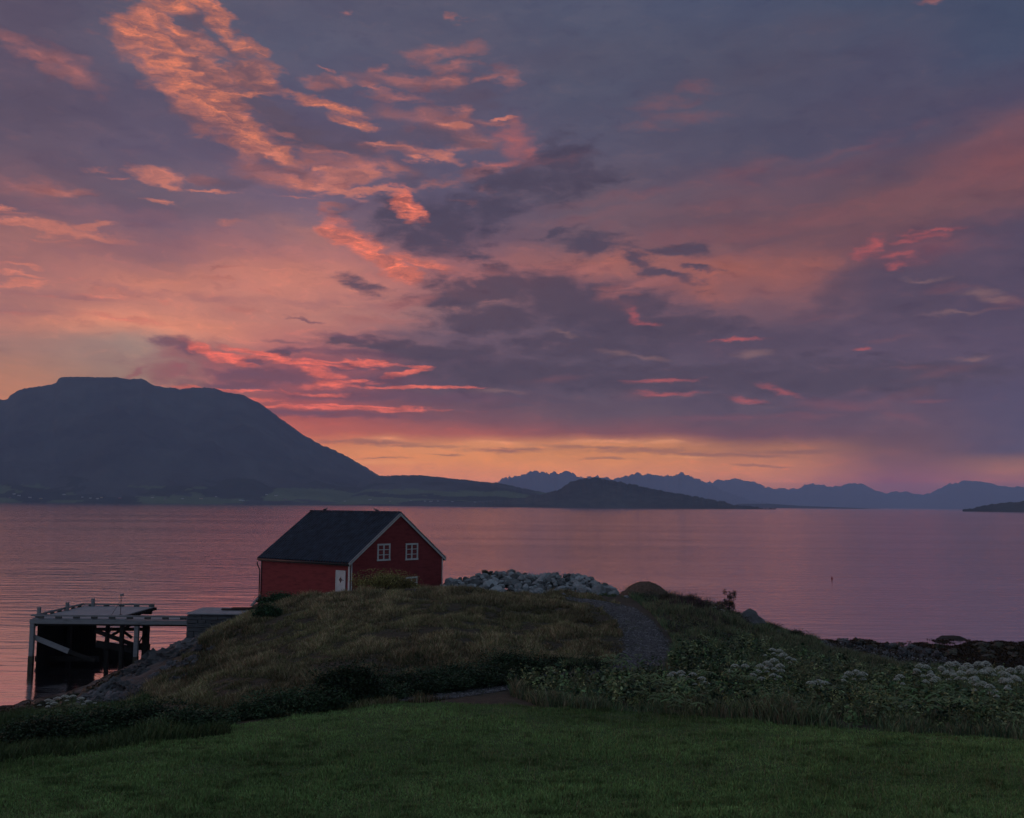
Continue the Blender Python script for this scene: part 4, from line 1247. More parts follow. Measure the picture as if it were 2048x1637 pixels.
HEAPX = [885, 905, 925, 960, 990, 1015, 1050, 1080, 1110, 1150, 1175, 1200, 1218, 1236]
HEAPY = [1170, 1163, 1157, 1149, 1146, 1142, 1148, 1150, 1147, 1149, 1154, 1166, 1172, 1184]
rb_ = random.Random(11)
placed = []
tries = 0
while len(placed) < 235 and tries < 20000:
    tries += 1
    px_h = rb_.uniform(885, 1234); v_ = rb_.uniform(0, 1) ** .85
    d = 81.5 + v_ * 5.0
    ytop = np.interp(px_h, HEAPX, HEAPY)
    topv = P(px_h, ytop, 86.0)
    q = P(px_h, 1180, d); gz_ = float(H(q.x, q.y))
    s = rb_.choice([.22, .28, .36, .46, .58, .70]) * rb_.uniform(.9, 1.15)
    zt_ = gz_ + (topv.z - gz_) * v_ ** .75 - s * .30 + rb_.uniform(-.12, .16)
    c_ = Vector((q.x, q.y, max(zt_, gz_ + .1 * s)))
    if any((c_ - a).length < (s + b_) * .62 for a, b_ in placed): continue
    placed.append((c_, s))
    place_rock(rb_.choice(PALE), 'boulder', c_, s, heap_label(px_h, v_, s), 'boulder', 'boulders of the stone heap')
# second row behind so the heap is solid
for i in range(40):
    px_h = 895 + i * 8.4; q = P(px_h, 1170, 88.0); gz_ = float(H(q.x, q.y)); tz = P(px_h, np.interp(px_h, HEAPX, HEAPY), 86).z
    place_rock(PALE[i % 9], 'boulder', (q.x, q.y, gz_ + max(.2, (tz - gz_) * .45)), rb_.uniform(.6, .8), 'pale boulder at the seaward back of the stone heap', 'boulder', 'boulders of the stone heap')
for px_h, py_h, s in ((970, 1144, .30), (981, 1146, .26)):
    o = place_rock(DARK[0], 'boulder', P(px_h, py_h, 86), s, 'black stone on the crest of the heap, ' + ('left' if px_h < 975 else 'right') + ' one of the dark pair', 'boulder', None)
# scattered pale stones in front of the heap
for px_h, py_h, s in ((1128, 1193, .3), (1140, 1196, .22), (1150, 1194, .34), (1163, 1197, .2), (1118, 1196, .2), (1135, 1199, .15), (1172, 1199, .14), (1254, 1196, .24)):
    q = ground_at(px_h, py_h, 66)
    place_rock(rb_.choice(PALE), 'boulder', q, s * 1.1, 'small whitish stone lying loose where the path meets the heap', 'stone', 'loose stones by the path')
# grey pyramid rock on the right bank
q = P(1497, 1240, 75); gz_ = float(H(q.x, q.y))
bm = bmesh.new(); bmesh.ops.create_icosphere(bm, subdivisions=3, radius=1)
from mathutils import noise as mnoise
for v in bm.verts:
    zz_ = v.co.z; v.co = Vector((v.co.x * 1.25 * (1 - .8 * max(0, zz_)) + .1 * zz_, v.co.y * .9 * (1 - .75 * max(0, zz_)), zz_ * 1.0))
    v.co += v.co.normalized() * mnoise.fractal(v.co * 1.9, 1, 2, 4) * .14
me = bpy.data.meshes.new('boulder'); bm.to_mesh(me); bm.free(); me.materials.append(M_ROCKD)
o = bpy.data.objects.new('boulder', me); COL.objects.link(o); o.location = (q.x, q.y, max(gz_ + .1, q.z - .25)); tag(o, 'large pointed grey boulder on the grassy bank right of the path', 'boulder')

# shore rocks on the right and weed covered ones
rs = random.Random(21)
nR = 0
while nR < 88:
    px_r = rs.uniform(1545, 1880); py_r = np.interp(px_r, [1545, 1600, 1700, 1800, 1880], [1258, 1270, 1286, 1297, 1303]) + rs.gauss(4, 9)
    q = ground_at(px_r, py_r, 50)
    if not (60 < q.y < 100) or q.z < -.3: continue
    s = rs.choice([.16, .2, .25, .3, .4, .5])
    wet = q.z < .55
    place_rock(rs.choice(DARK if wet else GREY), 'rock', q + Vector((0, 0, s * .12)), s, 'dark weed covered rock at the edge of the water, right shore' if wet else 'bare grey rock in the band above the right shore', 'rock', 'wet rocks of the right shore' if wet else 'dry rocks of the right shore'); nR += 1
for px_r, py_r, s in ((1794, 1287, .42), (1748, 1283, .55), (1722, 1282, .6), (1680, 1279, .5), (1770, 1290, .4), (1840, 1294, .5)):
    q = PZ(px_r, py_r + 6, .05); place_rock(rs.choice(DARK), 'rock', q, s, 'dark weed covered rock at the edge of the water, right shore', 'rock', 'wet rocks of the right shore')
for i in range(16):
    px_r = 1515 + i * 9.5; q = ground_at(px_r, np.interp(px_r, [1515, 1600, 1670], [1249, 1268, 1281]) + rs.uniform(-1, 5), 50)
    place_rock(rs.choice(GREY + DARK), 'rock', q + Vector((0, 0, .05)), rs.choice([.2, .3, .4, .5]), 'grey rock on the brow of the bank above the right shore', 'rock', 'brow rocks of the right bank')
for i in range(26):
    q = ground_at(rs.uniform(1850, 2075), rs.uniform(1290, 1318), 50)
    if q.z < -.2 or q.y > 96: continue
    place_rock(rs.choice(DARK), 'rock', q, rs.choice([.25, .35, .45, .6]), 'dark weed covered rock on the low skerry at the right edge', 'rock', 'wet rocks of the right skerry')
# left shore: pale outcrops and dark seaweed rocks under the pier
OUT = [(318, 1322, 1.25), (340, 1315, 1.1), (300, 1330, .9), (362, 1300, 1.0), (385, 1290, .9), (262, 1345, .8), (275, 1338, .6), (345, 1335, .8), (215, 1378, .9), (240, 1372, .6), (275, 1398, 1.0), (262, 1408, .6), (200, 1395, .55), (225, 1402, .6), (250, 1392, .5), (300, 1385, .5), (186, 1405, .45), (405, 1262, .6), (430, 1270, .5), (390, 1320, .6), (330, 1300, .6), (425, 1300, .4)]
for px_r, py_r, s in OUT:
    q = ground_at(px_r, py_r, 36)
    place_rock(rs.choice(GREY), 'rock', q + Vector((0, 0, -s * .1)), s, 'grey rock outcrop in the slope between knoll and left shore', 'rock', 'outcrops of the left shore')
nR = 0
CR = [(150, 1408, 1418), (230, 1362, 1415), (300, 1335, 1405), (350, 1302, 1372), (395, 1272, 1330)]
while nR < 75:
    px_r = rs.uniform(150, 400); a_ = np.interp(px_r, [q[0] for q in CR], [q[1] for q in CR]); b_ = np.interp(px_r, [q[0] for q in CR], [q[2] for q in CR])
    q = ground_at(px_r, rs.uniform(a_, b_), 36)
    if q.z < .4 or q.y > 76: continue
    s = rs.choice([.15, .2, .26, .34, .45, .6])
    place_rock(rs.choice(GREY if rs.random() < .6 or q.z > 1.4 else DARK), 'rock', q + Vector((0, 0, -s * .1)), s, 'broken grey rock of the crag between left shore and knoll', 'rock', 'broken rocks of the left crag'); nR += 1
nR = 0
while nR < 75:
    px_r = rs.uniform(0, 370); py_r = np.interp(px_r, [0, 110, 170, 230, 290, 370], [1428, 1404, 1388, 1352, 1322, 1296]) + abs(rs.gauss(0, 14)) - 3
    q = ground_at(px_r, py_r, 36)
    if q.z < -.35 or q.z > 1.6 or q.y > 78: continue
    s = rs.choice([.14, .18, .24, .3, .4])
    place_rock(rs.choice(DARK), 'rock', q, s, 'blackish weed covered rock on the left shore by the pier', 'rock', 'wet rocks of the left shore'); nR += 1

# earth heap beside the stone heap
q = P(1285, 1190, 80.5); gz_ = float(H(q.x, q.y))
X, Y = np.meshgrid(np.linspace(-1, 1, 60), np.linspace(-1, 1, 60)); Rr = np.hypot(X, Y)
Z = np.clip(1 - Rr, 0, 1) ** .8 * 1.6 - .22 + fbm(X * 5, Y * 5, 4, 5) * .28 * (Rr < 1)
Z = np.where(Rr < 1, np.sqrt(np.clip(1.05 - Rr ** 1.7, 0, 1)) * .98, 0) - .15 + fbm(X * 7, Y * 7, 8, 5) * .22
I = np.arange(3600).reshape(60, 60)
eh = mesh_np('earth_heap', np.stack([X * 2.1, Y * 1.9, (Z - .15 * Rr) * 1.5], -1).reshape(-1, 3), np.stack([I[:-1, :-1], I[:-1, 1:], I[1:, 1:], I[1:, :-1]], -1).reshape(-1, 4), M_EARTH, smooth=True)
eh.location = (q.x + .2, q.y, gz_ - .05)
tag(eh, 'rounded brown heap of earth right of the pale stones', 'earth heap')

# ------------------------------------------------------------------ farms on the far shore
MF = [mat('far_white_wall', (.45, .44, .42)), mat('far_red_wall', (.25, .06, .05)), mat('far_yellow_wall', (.5, .38, .18))]
MFR = mat('far_roof', (.08, .08, .09))
FP = []
for i in range(3):
    w = MB(); L_, W_, H_ = 13, 9, 5.5
    w.add([(-L_, -W_, -6), (L_, -W_, -6), (L_, W_, -6), (-L_, W_, -6), (-L_, -W_, H_), (L_, -W_, H_), (L_, W_, H_), (-L_, W_, H_), (-L_, 0, H_ + 5), (L_, 0, H_ + 5)], [(0, 1, 5, 4), (1, 2, 6, 9, 5), (2, 3, 7, 6), (3, 0, 4, 8, 7), (0, 3, 2, 1)])
    t_ = bpy.data.objects.new('farmhouse', None); COL.objects.link(t_); w.build('wall', MF[i], t_)
    r_ = MB(); r_.add([(-L_ - 1, -W_ - 1, H_ - .5), (L_ + 1, -W_ - 1, H_ - .5), (L_ + 1, 0, H_ + 5.4), (-L_ - 1, 0, H_ + 5.4), (-L_ - 1, W_ + 1, H_ - .5), (L_ + 1, W_ + 1, H_ - .5)], [(0, 1, 2, 3), (3, 2, 5, 4)]); r_.build('roof', MFR, t_)
    FP.append(t_)
used = set()
FH = [(28, 989, 0), (38, 992, 0), (20, 996, 1), (60, 996, 0), (82, 998, 2), (128, 990, 0), (165, 995, 0), (181, 997, 0), (195, 998, 0), (203, 996, 2), (240, 997, 1), (305, 996, 0), (330, 999, 1), (365, 998, 0), (402, 998, 2), (432, 994, 0), (480, 1001, 0), (486, 1002, 0), (533, 990, 0), (552, 992, 0), (570, 1000, 1),
      (690, 1003, 0), (740, 1000, 0), (780, 1003, 2), (822, 1002, 0), (850, 1003, 0), (862, 1004, 0), (876, 1003, 0), (890, 1002, 1), (905, 1004, 0), (950, 1005, 0), (985, 1008, 0)]
MTN = [o for o in COL.objects if o.name.startswith('mountain')]
import mathutils.bvhtree as bvt
TREES = []
for o_ in MTN:
    me = o_.data
    vs = np.empty(len(me.vertices) * 3, np.float32); me.vertices.foreach_get('co', vs)
    TREES.append(bvt.BVHTree.FromPolygons([tuple(v) for v in vs.reshape(-1, 3).tolist()], [tuple(p.vertices) for p in me.polygons]))
FLAB = ['white farmhouse near the foot of the big mountain', 'dark red farmhouse among the fields under the big mountain', 'ochre farmhouse on the far shore of the fjord']
for px_r, py_r, kd in FH:
    hit = None
    for t_ in TREES:
        h_ = t_.ray_cast(Vector((0, 0, CAM_H)), ray(px_r, py_r).normalized())
        if h_[0] is not None and (hit is None or h_[0].length < hit.length): hit = h_[0]
    if hit is None: continue
    o = FP[kd] if kd not in used else copy_tree(FP[kd])
    used.add(kd)
    o.location = hit; o.rotation_euler = (0, 0, random.uniform(-.6, .6)); s = random.uniform(.35, .6); o.scale = (s, s, s)
    wh = px_r > 620
    lab = ['tiny white farmhouse on the low shore behind the red house' if wh else 'tiny white farmhouse at the foot of the big mountain', 'tiny dark red farmhouse at the foot of the big mountain' if not wh else 'tiny dark red farmhouse on the low shore behind the red house', 'tiny ochre farmhouse on the low shore behind the red house' if wh else 'tiny ochre farmhouse at the foot of the big mountain'][kd]
    tag(o, lab, 'farmhouse', ('low shore ' if wh else 'mountain foot ') + ['white', 'red', 'ochre'][kd] + ' farmhouses')
for kd in range(3):
    if kd not in used: FP[kd].location = (0, -500, -50)

# ------------------------------------------------------------------ plants


def inside(px, py, poly):
    r = np.zeros(np.shape(px), bool)
    n = len(poly)
    for i in range(n):
        x0, y0 = poly[i]; x1, y1 = poly[(i + 1) % n]
        if y0 == y1: continue
        cnd = ((y0 > py) != (y1 > py)) & (px < (x1 - x0) * (py - y0) / (y1 - y0) + x0)
        r ^= cnd
    return r


def blades(name, x, y, h, w, lean, col, kind='stuff', sink=.03, tipcol=1.25):
    """grass blades as slim bent two-piece faces standing on the ground"""
    n = len(x)
    z = H(x, y) - sink
    a = rng.uniform(0, 2 * np.pi, n); la = rng.uniform(0, 2 * np.pi, n); ll = lean * rng.uniform(.2, 1.0, n) * h
    bx, by = np.cos(a) * w / 2, np.sin(a) * w / 2
    lx, ly = np.cos(la) * ll, np.sin(la) * ll
    v0 = np.stack([x - bx, y - by, z], -1); v1 = np.stack([x + bx, y + by, z], -1)
    m0 = np.stack([x - bx * .7 + lx * .35, y - by * .7 + ly * .35, z + h * .6], -1); m1 = np.stack([x + bx * .7 + lx * .35, y + by * .7 + ly * .35, z + h * .6], -1)
    t = np.stack([x + lx, y + ly, z + h], -1)
    V_ = np.stack([v0, v1, m1, m0, t], 1).reshape(-1, 3)
    b_ = np.arange(n)[:, None] * 5
    F_ = np.concatenate([b_ + np.array([0, 1, 2]), b_ + np.array([0, 2, 3]), b_ + np.array([3, 2, 4])])
    C_ = np.repeat(col[:, None, :], 5, 1); C_[:, 4] *= tipcol
    o = mesh_np(name, V_, F_, M_BLADE, np.clip(C_.reshape(-1, 3), .003, 1))
    return tag(o, kind=kind) if kind else o


def scatter(n, x0, x1, y0, y1):
    return rng.uniform(x0, x1, n), rng.uniform(y0, y1, n)


def view_cut(x, y, m=80):
    px, py = proj(x, y, H(x, y))
    return (px > -m - 60) & (px < 2048 + m + 60) & (py < 1637 + 130)


# mown lawn: short dense blades, uneven clumps
# denser towards the camera so that it stays closed
def lawn_pts(n):
    t = rng.uniform(0, 1, n); yy = 19.5 / (1 - t * (1 - 19.5 / 41.0)) ** 1.0
    xx = rng.uniform(-.62, .62, n) * (yy + 2)
    return xx, yy


x, y = lawn_pts(760000)
z = H(x, y); keep = (lawnness(x, y, z) > rng.uniform(-.25, .05, len(x)))
x, y, z = x[keep], y[keep], z[keep]
cl = fbm(x / .9, y / .9, 51, 4, .6); cb = fbm(x / 5, y / 3.5, 53, 4)
h = np.clip(.085 + cl * .16 + np.where(cl > .20, .05, 0), .065, .3) * rng.uniform(.6, 1.25, len(x))
dk_ = np.clip((fbm(x / .55, y / .45, 57, 3) - .10) * 6, 0, 1)
h += dk_ * .04
col = np.array((.165, .265, .090))[None] * (1 + cb[:, None] * 1.3) * rng.uniform(.6, 1.4, len(x))[:, None]
col = col * (1 - .42 * dk_[:, None])
dry = rng.uniform(0, 1, len(x)) < .10 + .25 * np.clip(cb * 2, 0, 1)
col[dry] = np.array((.15, .14, .06)) * rng.uniform(.6, 1.2, (dry.sum(), 1))
blades('lawn_grass', x, y, h, .018 + .014 * rng.uniform(0, 1, len(x)), .55, col)

x, y = lawn_pts(26000); z = H(x, y); kp = lawnness(x, y, z) > .1; x, y = x[kp], y[kp]
kp = fbm(x / 2.2, y / 2.2, 59, 4) > rng.uniform(-.25, .25, len(x)); x, y = x[kp], y[kp]
blades('lawn_stalks', x, y, rng.uniform(.12, .30, len(x)), .010, .5, np.array((.26, .24, .13)) * rng.uniform(.5, 1.2, (len(x), 1)))
# dry long grass of the knoll
KN = [(230, 1440), (255, 1405), (320, 1350), (395, 1300), (400, 1262), (395, 1225), (500, 1200), (600, 1180), (700, 1168), (900, 1160), (1130, 1178), (1240, 1210), (1262, 1270), (1262, 1310), (1190, 1340), (1000, 1375), (840, 1412), (600, 1440), (430, 1465), (300, 1480)]
x, y = scatter(1150000, -26, 14, 36, 80)
z = H(x, y); px, py = proj(x, y, z)
keep = inside(px, py, KN) & (pathdist(x, y) > 1.2 + rng.exponential(.12, len(x))) & (lawnness(x, y, z) < .1) & (z > 1.0)
keep &= ~((x - N.x) * LD.x + (y - N.y) * LD.y > -.1) | ~((x - N.x) * GD.x + (y - N.y) * GD.y > -.1) | (y < 77)
keep &= ~((x > -24.5) & (x < -15) & (y > 75.4) & (z < 3.9))
x, y, z = x[keep], y[keep], z[keep]
n1_ = fbm(x / 4.5, y / 4.5, 61, 5); n2_ = fbm(x / 1.1, y / 1.1, 63, 4, .6); n3_ = fbm(x / 9, y / 7, 67, 3)
th = rng.uniform(0, 1, len(x)) < np.clip(.85 + n2_ * 2.2, .15, 1)
x, y, z, n1_, n2_, n3_ = [q_[th] for q_ in (x, y, z, n1_, n2_, n3_)]
h = np.clip(.19 + n2_ * .8 + n1_ * .35, .05, .75) * rng.uniform(.5, 1.4, len(x))
pal = np.array([(.19, .165, .085), (.13, .145, .062), (.25, .205, .125), (.17, .11, .065), (.065, .085, .038)])
idx = np.clip(((n1_ + .5) * 5 + rng.normal(0, 1.0, len(x))).astype(int), 0, 4)
col = pal[idx] * rng.uniform(.35, 1.5, (len(x), 1)) * (1 + n3_[:, None] * 1.2) * np.clip(1 + n2_[:, None] * 2.2, .35, 1.8)
blades('dry_grass', x, y, h, .018 + .02 * rng.uniform(0, 1, len(x)), .8, col)

# greener rough grass: right bank, verges, between plants
RG = [(1100, 1340), (1190, 1335), (1262, 1318), (1345, 1315), (1345, 1280), (1300, 1225), (1240, 1180), (1000, 1172), (1000, 1160), (1330, 1160), (1440, 1185), (1500, 1225), (1590, 1262), (1650, 1300), (1760, 1335), (1900, 1345), (2300, 1350), (3100, 1370), (3100, 1560), (2300, 1530), (1800, 1475), (1400, 1438), (1090, 1418), (1020, 1392)]
x, y = scatter(1750000, -8, 58, 30, 86)
z = H(x, y); px, py = proj(x, y, z)
keep = inside(px, py, RG) & (pathdist(x, y) > 1.15 + rng.exponential(.15, len(x))) & (lawnness(x, y, z) < .2) & (z > .9)
x, y, z = x[keep], y[keep], z[keep]
n1_ = fbm(x / 4.5, y / 4.5, 71, 5); n2_ = fbm(x / 1.4, y / 1.4, 73, 4, .6)
th = rng.uniform(0, 1, len(x)) < np.clip(.60 + n2_ * 2.2, .05, 1)
x, y, z, n1_, n2_ = [q_[th] for q_ in (x, y, z, n1_, n2_)]
h = np.clip(.38 + n2_ * 1.1 + n1_ * .6, .08, 1.25) * rng.uniform(.5, 1.3, len(x))
pal = np.array([(.12, .18, .08), (.10, .165, .09), (.18, .20, .10), (.22, .18, .115), (.06, .085, .045)])
idx = np.clip(((n1_ + .5) * 5 + rng.normal(0, 1.1, len(x))).astype(int), 0, 4)
col = pal[idx] * rng.uniform(.5, 1.35, (len(x), 1))
blades('rough_grass', x, y, h, .018 + .022 * rng.uniform(0, 1, len(x)), .7, col)

# left shore strip and low weeds
LG = [(-200, 1460), (60, 1432), (130, 1415), (200, 1410), (290, 1400), (330, 1440), (450, 1440), (460, 1470), (300, 1490), (100, 1520), (-200, 1560)]
x, y = scatter(200000, -34, -8, 28, 56)
z = H(x, y); px, py = proj(x, y, z)
keep = inside(px, py, LG) & (z > .5); x, y, z = x[keep], y[keep], z[keep]
n2_ = fbm(x / 1.4, y / 1.4, 83, 4, .6)
h = np.clip(.35 + n2_ * .7, .08, .9) * rng.uniform(.5, 1.3, len(x))
col = np.array((.055, .082, .032)) * rng.uniform(.5, 1.4, (len(x), 1)) * (1 + n2_[:, None])
blades('rough_grass', x, y, h, .03, .7, col)


# ---- leafy undergrowth: loose masses of small leaves
def leafsoup(n, cx, cy, cz, sx, sy, sz, size, col, var=.5, shell=.5, droop=.3):
    """n leaf faces inside an ellipsoid; returns verts, faces, colours"""
    d = rng.normal(0, 1, (n, 3)); d /= np.linalg.norm(d, axis=1)[:, None]
    r = rng.uniform(0, 1, n) ** shell
    p = d * r[:, None] * np.array((sx, sy, sz)) + np.array((cx, cy, cz))
    u = rng.normal(0, 1, (n, 3)); u[:, 2] *= .5; u /= np.linalg.norm(u, axis=1)[:, None]
    v = np.cross(u, rng.normal(0, 1, (n, 3))); v /= np.linalg.norm(v, axis=1)[:, None]
    s = size * rng.uniform(.5, 1.4, n)[:, None]
    a = p - u * s * .5; c_ = p + u * s * .7; b_ = p + v * s * .32; e = p - v * s * .32
    V_ = np.stack([a, b_, c_, e], 1).reshape(-1, 3)
    F_ = np.arange(n * 4).reshape(-1, 4)
    C_ = np.repeat((np.array(col) * rng.uniform(1 - var, 1 + var, (n, 1)))[:, None, :], 4, 1).reshape(-1, 3)
    return V_, F_, C_


def bush(loc, rx, ry, hz_, col, label, cat, name='shrub', n=5200, leaf=.075, group=None, lumps=8, stems=7, seed=0):
    rr = random.Random(seed)
    t_ = empty(name, loc, label, cat, group)
    Vs, Fs, Cs = [], [], []; off = 0
    for i in range(lumps):
        a = rr.uniform(0, 6.28); q = rr.uniform(0, .75)
        cx, cy = math.cos(a) * q * rx, math.sin(a) * q * ry
        top = hz_ * (1 - .45 * q * q) * rr.uniform(.7, 1.08)
        sz = top * rr.uniform(.28, .42)
        cc_ = np.array(col) * rr.uniform(.65, 1.4)
        V_, F_, C_ = leafsoup(n // lumps, cx, cy, top - sz, rx * rr.uniform(.24, .42), ry * rr.uniform(.24, .42), sz, leaf, cc_, shell=.55)
        Vs.append(V_); Fs.append(F_ + off); Cs.append(C_); off += len(V_)
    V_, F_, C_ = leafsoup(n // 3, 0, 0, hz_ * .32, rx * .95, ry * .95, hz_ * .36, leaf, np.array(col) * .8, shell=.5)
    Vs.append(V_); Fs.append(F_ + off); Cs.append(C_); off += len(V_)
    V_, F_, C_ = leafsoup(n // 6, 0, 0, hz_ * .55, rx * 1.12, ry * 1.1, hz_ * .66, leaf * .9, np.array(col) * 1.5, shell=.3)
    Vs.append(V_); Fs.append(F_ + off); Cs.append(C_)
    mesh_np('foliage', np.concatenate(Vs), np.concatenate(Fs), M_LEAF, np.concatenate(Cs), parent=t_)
    sm_ = MB()
    for i in range(stems):
        a = rr.uniform(0, 6.28); q = rr.uniform(.3, .9)
        e = Vector((math.cos(a) * rx * q, math.sin(a) * ry * q, hz_ * rr.uniform(.6, .95)))
        sm_.tube([(math.cos(a) * .08, math.sin(a) * .08, -.15), e * .5 + Vector((0, 0, .05)), e], [.028, .018, .006], n=5)
    sm_.build('stem', M_BARK, t_)
    return t_


# dark shrub band at the foot of the knoll, each placed by photo column, width and top
DARKG = (.020, .036, .017)
BAND = [(15, 1492, 70, 1455, 'leftmost dark shrub of the row at the lawn edge'), (75, 1490, 80, 1430, 'dark shrub under the left cluster of white umbels'), (150, 1480, 90, 1414, 'broad dark shrub just right of the left white umbels'),
        (235, 1478, 90, 1420, 'dark shrub below the rock outcrops of the left shore'), (310, 1466, 80, 1408, 'dark shrub between the rock outcrops and the lawn'), (385, 1462, 80, 1412, 'dark rounded shrub where knoll and lawn meet on the left'),
        (505, 1440, 50, 1412, 'small dark shrub at the lawn edge left of the tall shrub row'), (560, 1432, 80, 1395, 'dark shrub at the left end of the row below the knoll'), (625, 1422, 70, 1384, 'dark shrub, second of the row below the knoll'),
        (690, 1412, 80, 1350, 'tallest dark shrub of the row below the knoll'), (745, 1404, 70, 1368, 'dark shrub right beside the tallest one below the knoll'), (800, 1396, 80, 1358, 'dark shrub below the middle of the knoll, over the track'),
        (855, 1388, 80, 1352, 'dense dark shrub over the left part of the track'), (915, 1380, 80, 1342, 'dense dark shrub over the middle of the track'), (970, 1372, 75, 1338, 'blackish shrub over the right part of the track'), (1022, 1362, 70, 1322, 'blackish shrub at the right end of the row below the knoll'),
        (1135, 1338, 90, 1318, 'low dark shrub in the hollow between knoll and path')]
for i, (pxc, pyb, wp, pyt, lab) in enumerate(BAND):
    q = ground_at(pxc, pyb, 24)
    px2 = wp / F * q.y
    ht = max(.35, P(pxc, pyt, q.y + .4).z - q.z) * 1.08
    bush(q + Vector((0, .3, -.05)), px2 * 1.05, px2 * .62, ht * (.85 if pxc < 450 else 1.3) * random.uniform(.9, 1.25), np.array(DARKG) * random.uniform(.8, 1.5), lab, 'shrub', n=11000, leaf=.08, lumps=15, stems=14, seed=50 + i)
# single named bushes
q = P(560, 1212, 72); q.z = float(H(q.x, q.y)) - .1; bush(q, 1.7, 1.0, P(560, 1189, 72).z - q.z + .1, (.022, .05, .022), 'dark green low juniper bush left of the house door', 'bush', name='bush', n=6500, leaf=.10, seed=91)
q = ground_at(530, 1240, 45); bush(q + Vector((0, .4, 0)), 1.0, .7, .9, (.022, .05, .022), 'dark green juniper bush on the brow of the knoll near the quay', 'bush', name='bush', n=4500, leaf=.10, seed=92)
q = P(765, 1183, 72); q.z = float(H(q.x, q.y)); bush(q, 2.3, 1.0, (P(765, 1156, 72).z - q.z) * 1.45, (.20, .175, .06), 'yellowish straggly bush in front of the house gable', 'bush', name='bush', n=9000, leaf=.08, seed=93, lumps=16, stems=40)
q = P(812, 1183, 71.5); q.z = float(H(q.x, q.y)); bush(q, 1.1, .7, (P(812, 1158, 71.5).z - q.z) * 1.3, (.20, .165, .06), 'smaller yellowish bush before the lower right window', 'bush', name='bush', n=2600, leaf=.07, seed=94, lumps=8, stems=16)

for i, (pxc, pyb, wp, pyt, lab) in enumerate([(1338, 1207, 50, 1186, 'brownish scrub bush on the right bank beside the earth heap'), (1378, 1206, 60, 1186, 'brownish scrub bush at the top of the right bank'), (1425, 1216, 60, 1196, 'brownish scrub bush on the right bank just left of the sapling'), (1470, 1238, 40, 1224, 'low scrub bush between the sapling and the pointed boulder'), (1535, 1256, 44, 1246, 'low scrub bush on the edge of the bank right of the pointed boulder'), (1590, 1270, 50, 1259, 'low scrub bush on the edge of the bank where the rocks begin')]):
    q = P(pxc, pyb, 75); q.z = float(H(q.x, q.y)); px2 = wp / F * 75
    bush(q, px2 * .7, px2 * .4, max(.35, P(pxc, pyt, 75).z - q.z), np.array([(.06, .05, .03), (.055, .045, .035), (.05, .055, .03)][i % 3]), lab, 'bush', name='bush', n=2600, leaf=.07, seed=120 + i, lumps=9, stems=24)

# little tree on the right bank
q = P(1459, 1236, 75); q.z = float(H(q.x, q.y)) - .05
tr = empty('tree', q, 'small lone sapling on the right bank against the water', 'tree')
topz = P(1462, 1188, 75).z - q.z
trunk = MB(); trunk.tube([(0, 0, 0), (.03, 0, topz * .35), (-.02, 0, topz * .7), (.05, 0, topz * .97)], [.05, .04, .025, .008], n=7)
rr = random.Random(4); tips = []
for i in range(16):
    z0 = topz * rr.uniform(.15, .9); a = rr.uniform(0, 6.28); L_ = rr.uniform(.15, .55)
    e = Vector((math.cos(a) * L_ + .08, math.sin(a) * L_, z0 + rr.uniform(.1, .5))); tips.append(e)
    trunk.tube([(0, 0, z0), Vector((0, 0, z0)).lerp(e, .5) + Vector((0, 0, .03)), e], [.02, .012, .004], n=5)
trunk.build('trunk', M_BARK, tr)
Vs, Fs, Cs = [], [], []; off = 0
for e in tips + [Vector((.05, 0, topz)), Vector((0, 0, topz * .85)), Vector((0, 0, topz * .6))]:
    V_, F_, C_ = leafsoup(190, e.x, e.y, e.z, .20, .20, .26, .055, (.040, .036, .024)); Vs.append(V_); Fs.append(F_ + off); Cs.append(C_); off += len(V_)
mesh_np('crown', np.concatenate(Vs), np.concatenate(Fs), M_LEAF, np.concatenate(Cs), parent=tr)

# leafy weeds between the grass, uncountable
def undergrowth(name, poly, n, xr, yr, hmin, hmax, size, pal, seed, zmin=.9, per=22):
    x, y = scatter(n, *xr, *yr); z = H(x, y); px, py = proj(x, y, z)
    dn = fbm(x / 2.2, y / 2.2, seed, 4, .6)
    keep = inside(px, py, poly) & (z > zmin) & (pathdist(x, y) > 1.5) & (lawnness(x, y, z) < -.1) & (rng.uniform(-.4, .4, n) < dn * 1.6 + .1)
    x, y, z, dn = x[keep], y[keep], z[keep], dn[keep]
    hh_ = np.clip(hmin + (hmax - hmin) * (dn + .35) * 1.3, hmin * .6, hmax)
    pn = fbm(x / 1.6, y / 1.6, seed + 3, 4, .65) * 1.5; pm = fbm(x / 4, y / 3, seed + 5, 3)
    Vs, Fs, Cs = [], [], []; off = 0
    for i in range(len(x)):
        V_, F_, C_ = leafsoup(per, x[i], y[i], z[i] + hh_[i] * .5, .22, .22, hh_[i] * .5, size, pal[int(np.clip((pn[i] + .5) * len(pal) + rng.normal(0, .8), 0, len(pal) - 1))] * rng.uniform(.75, 1.25) * (1 + 1.2 * pm[i]), shell=.4)
        Vs.append(V_); Fs.append(F_ + off); Cs.append(C_); off += len(V_)
    o = mesh_np(name, np.concatenate(Vs), np.concatenate(Fs), M_LEAF, np.concatenate(Cs)); return tag(o, kind='stuff')


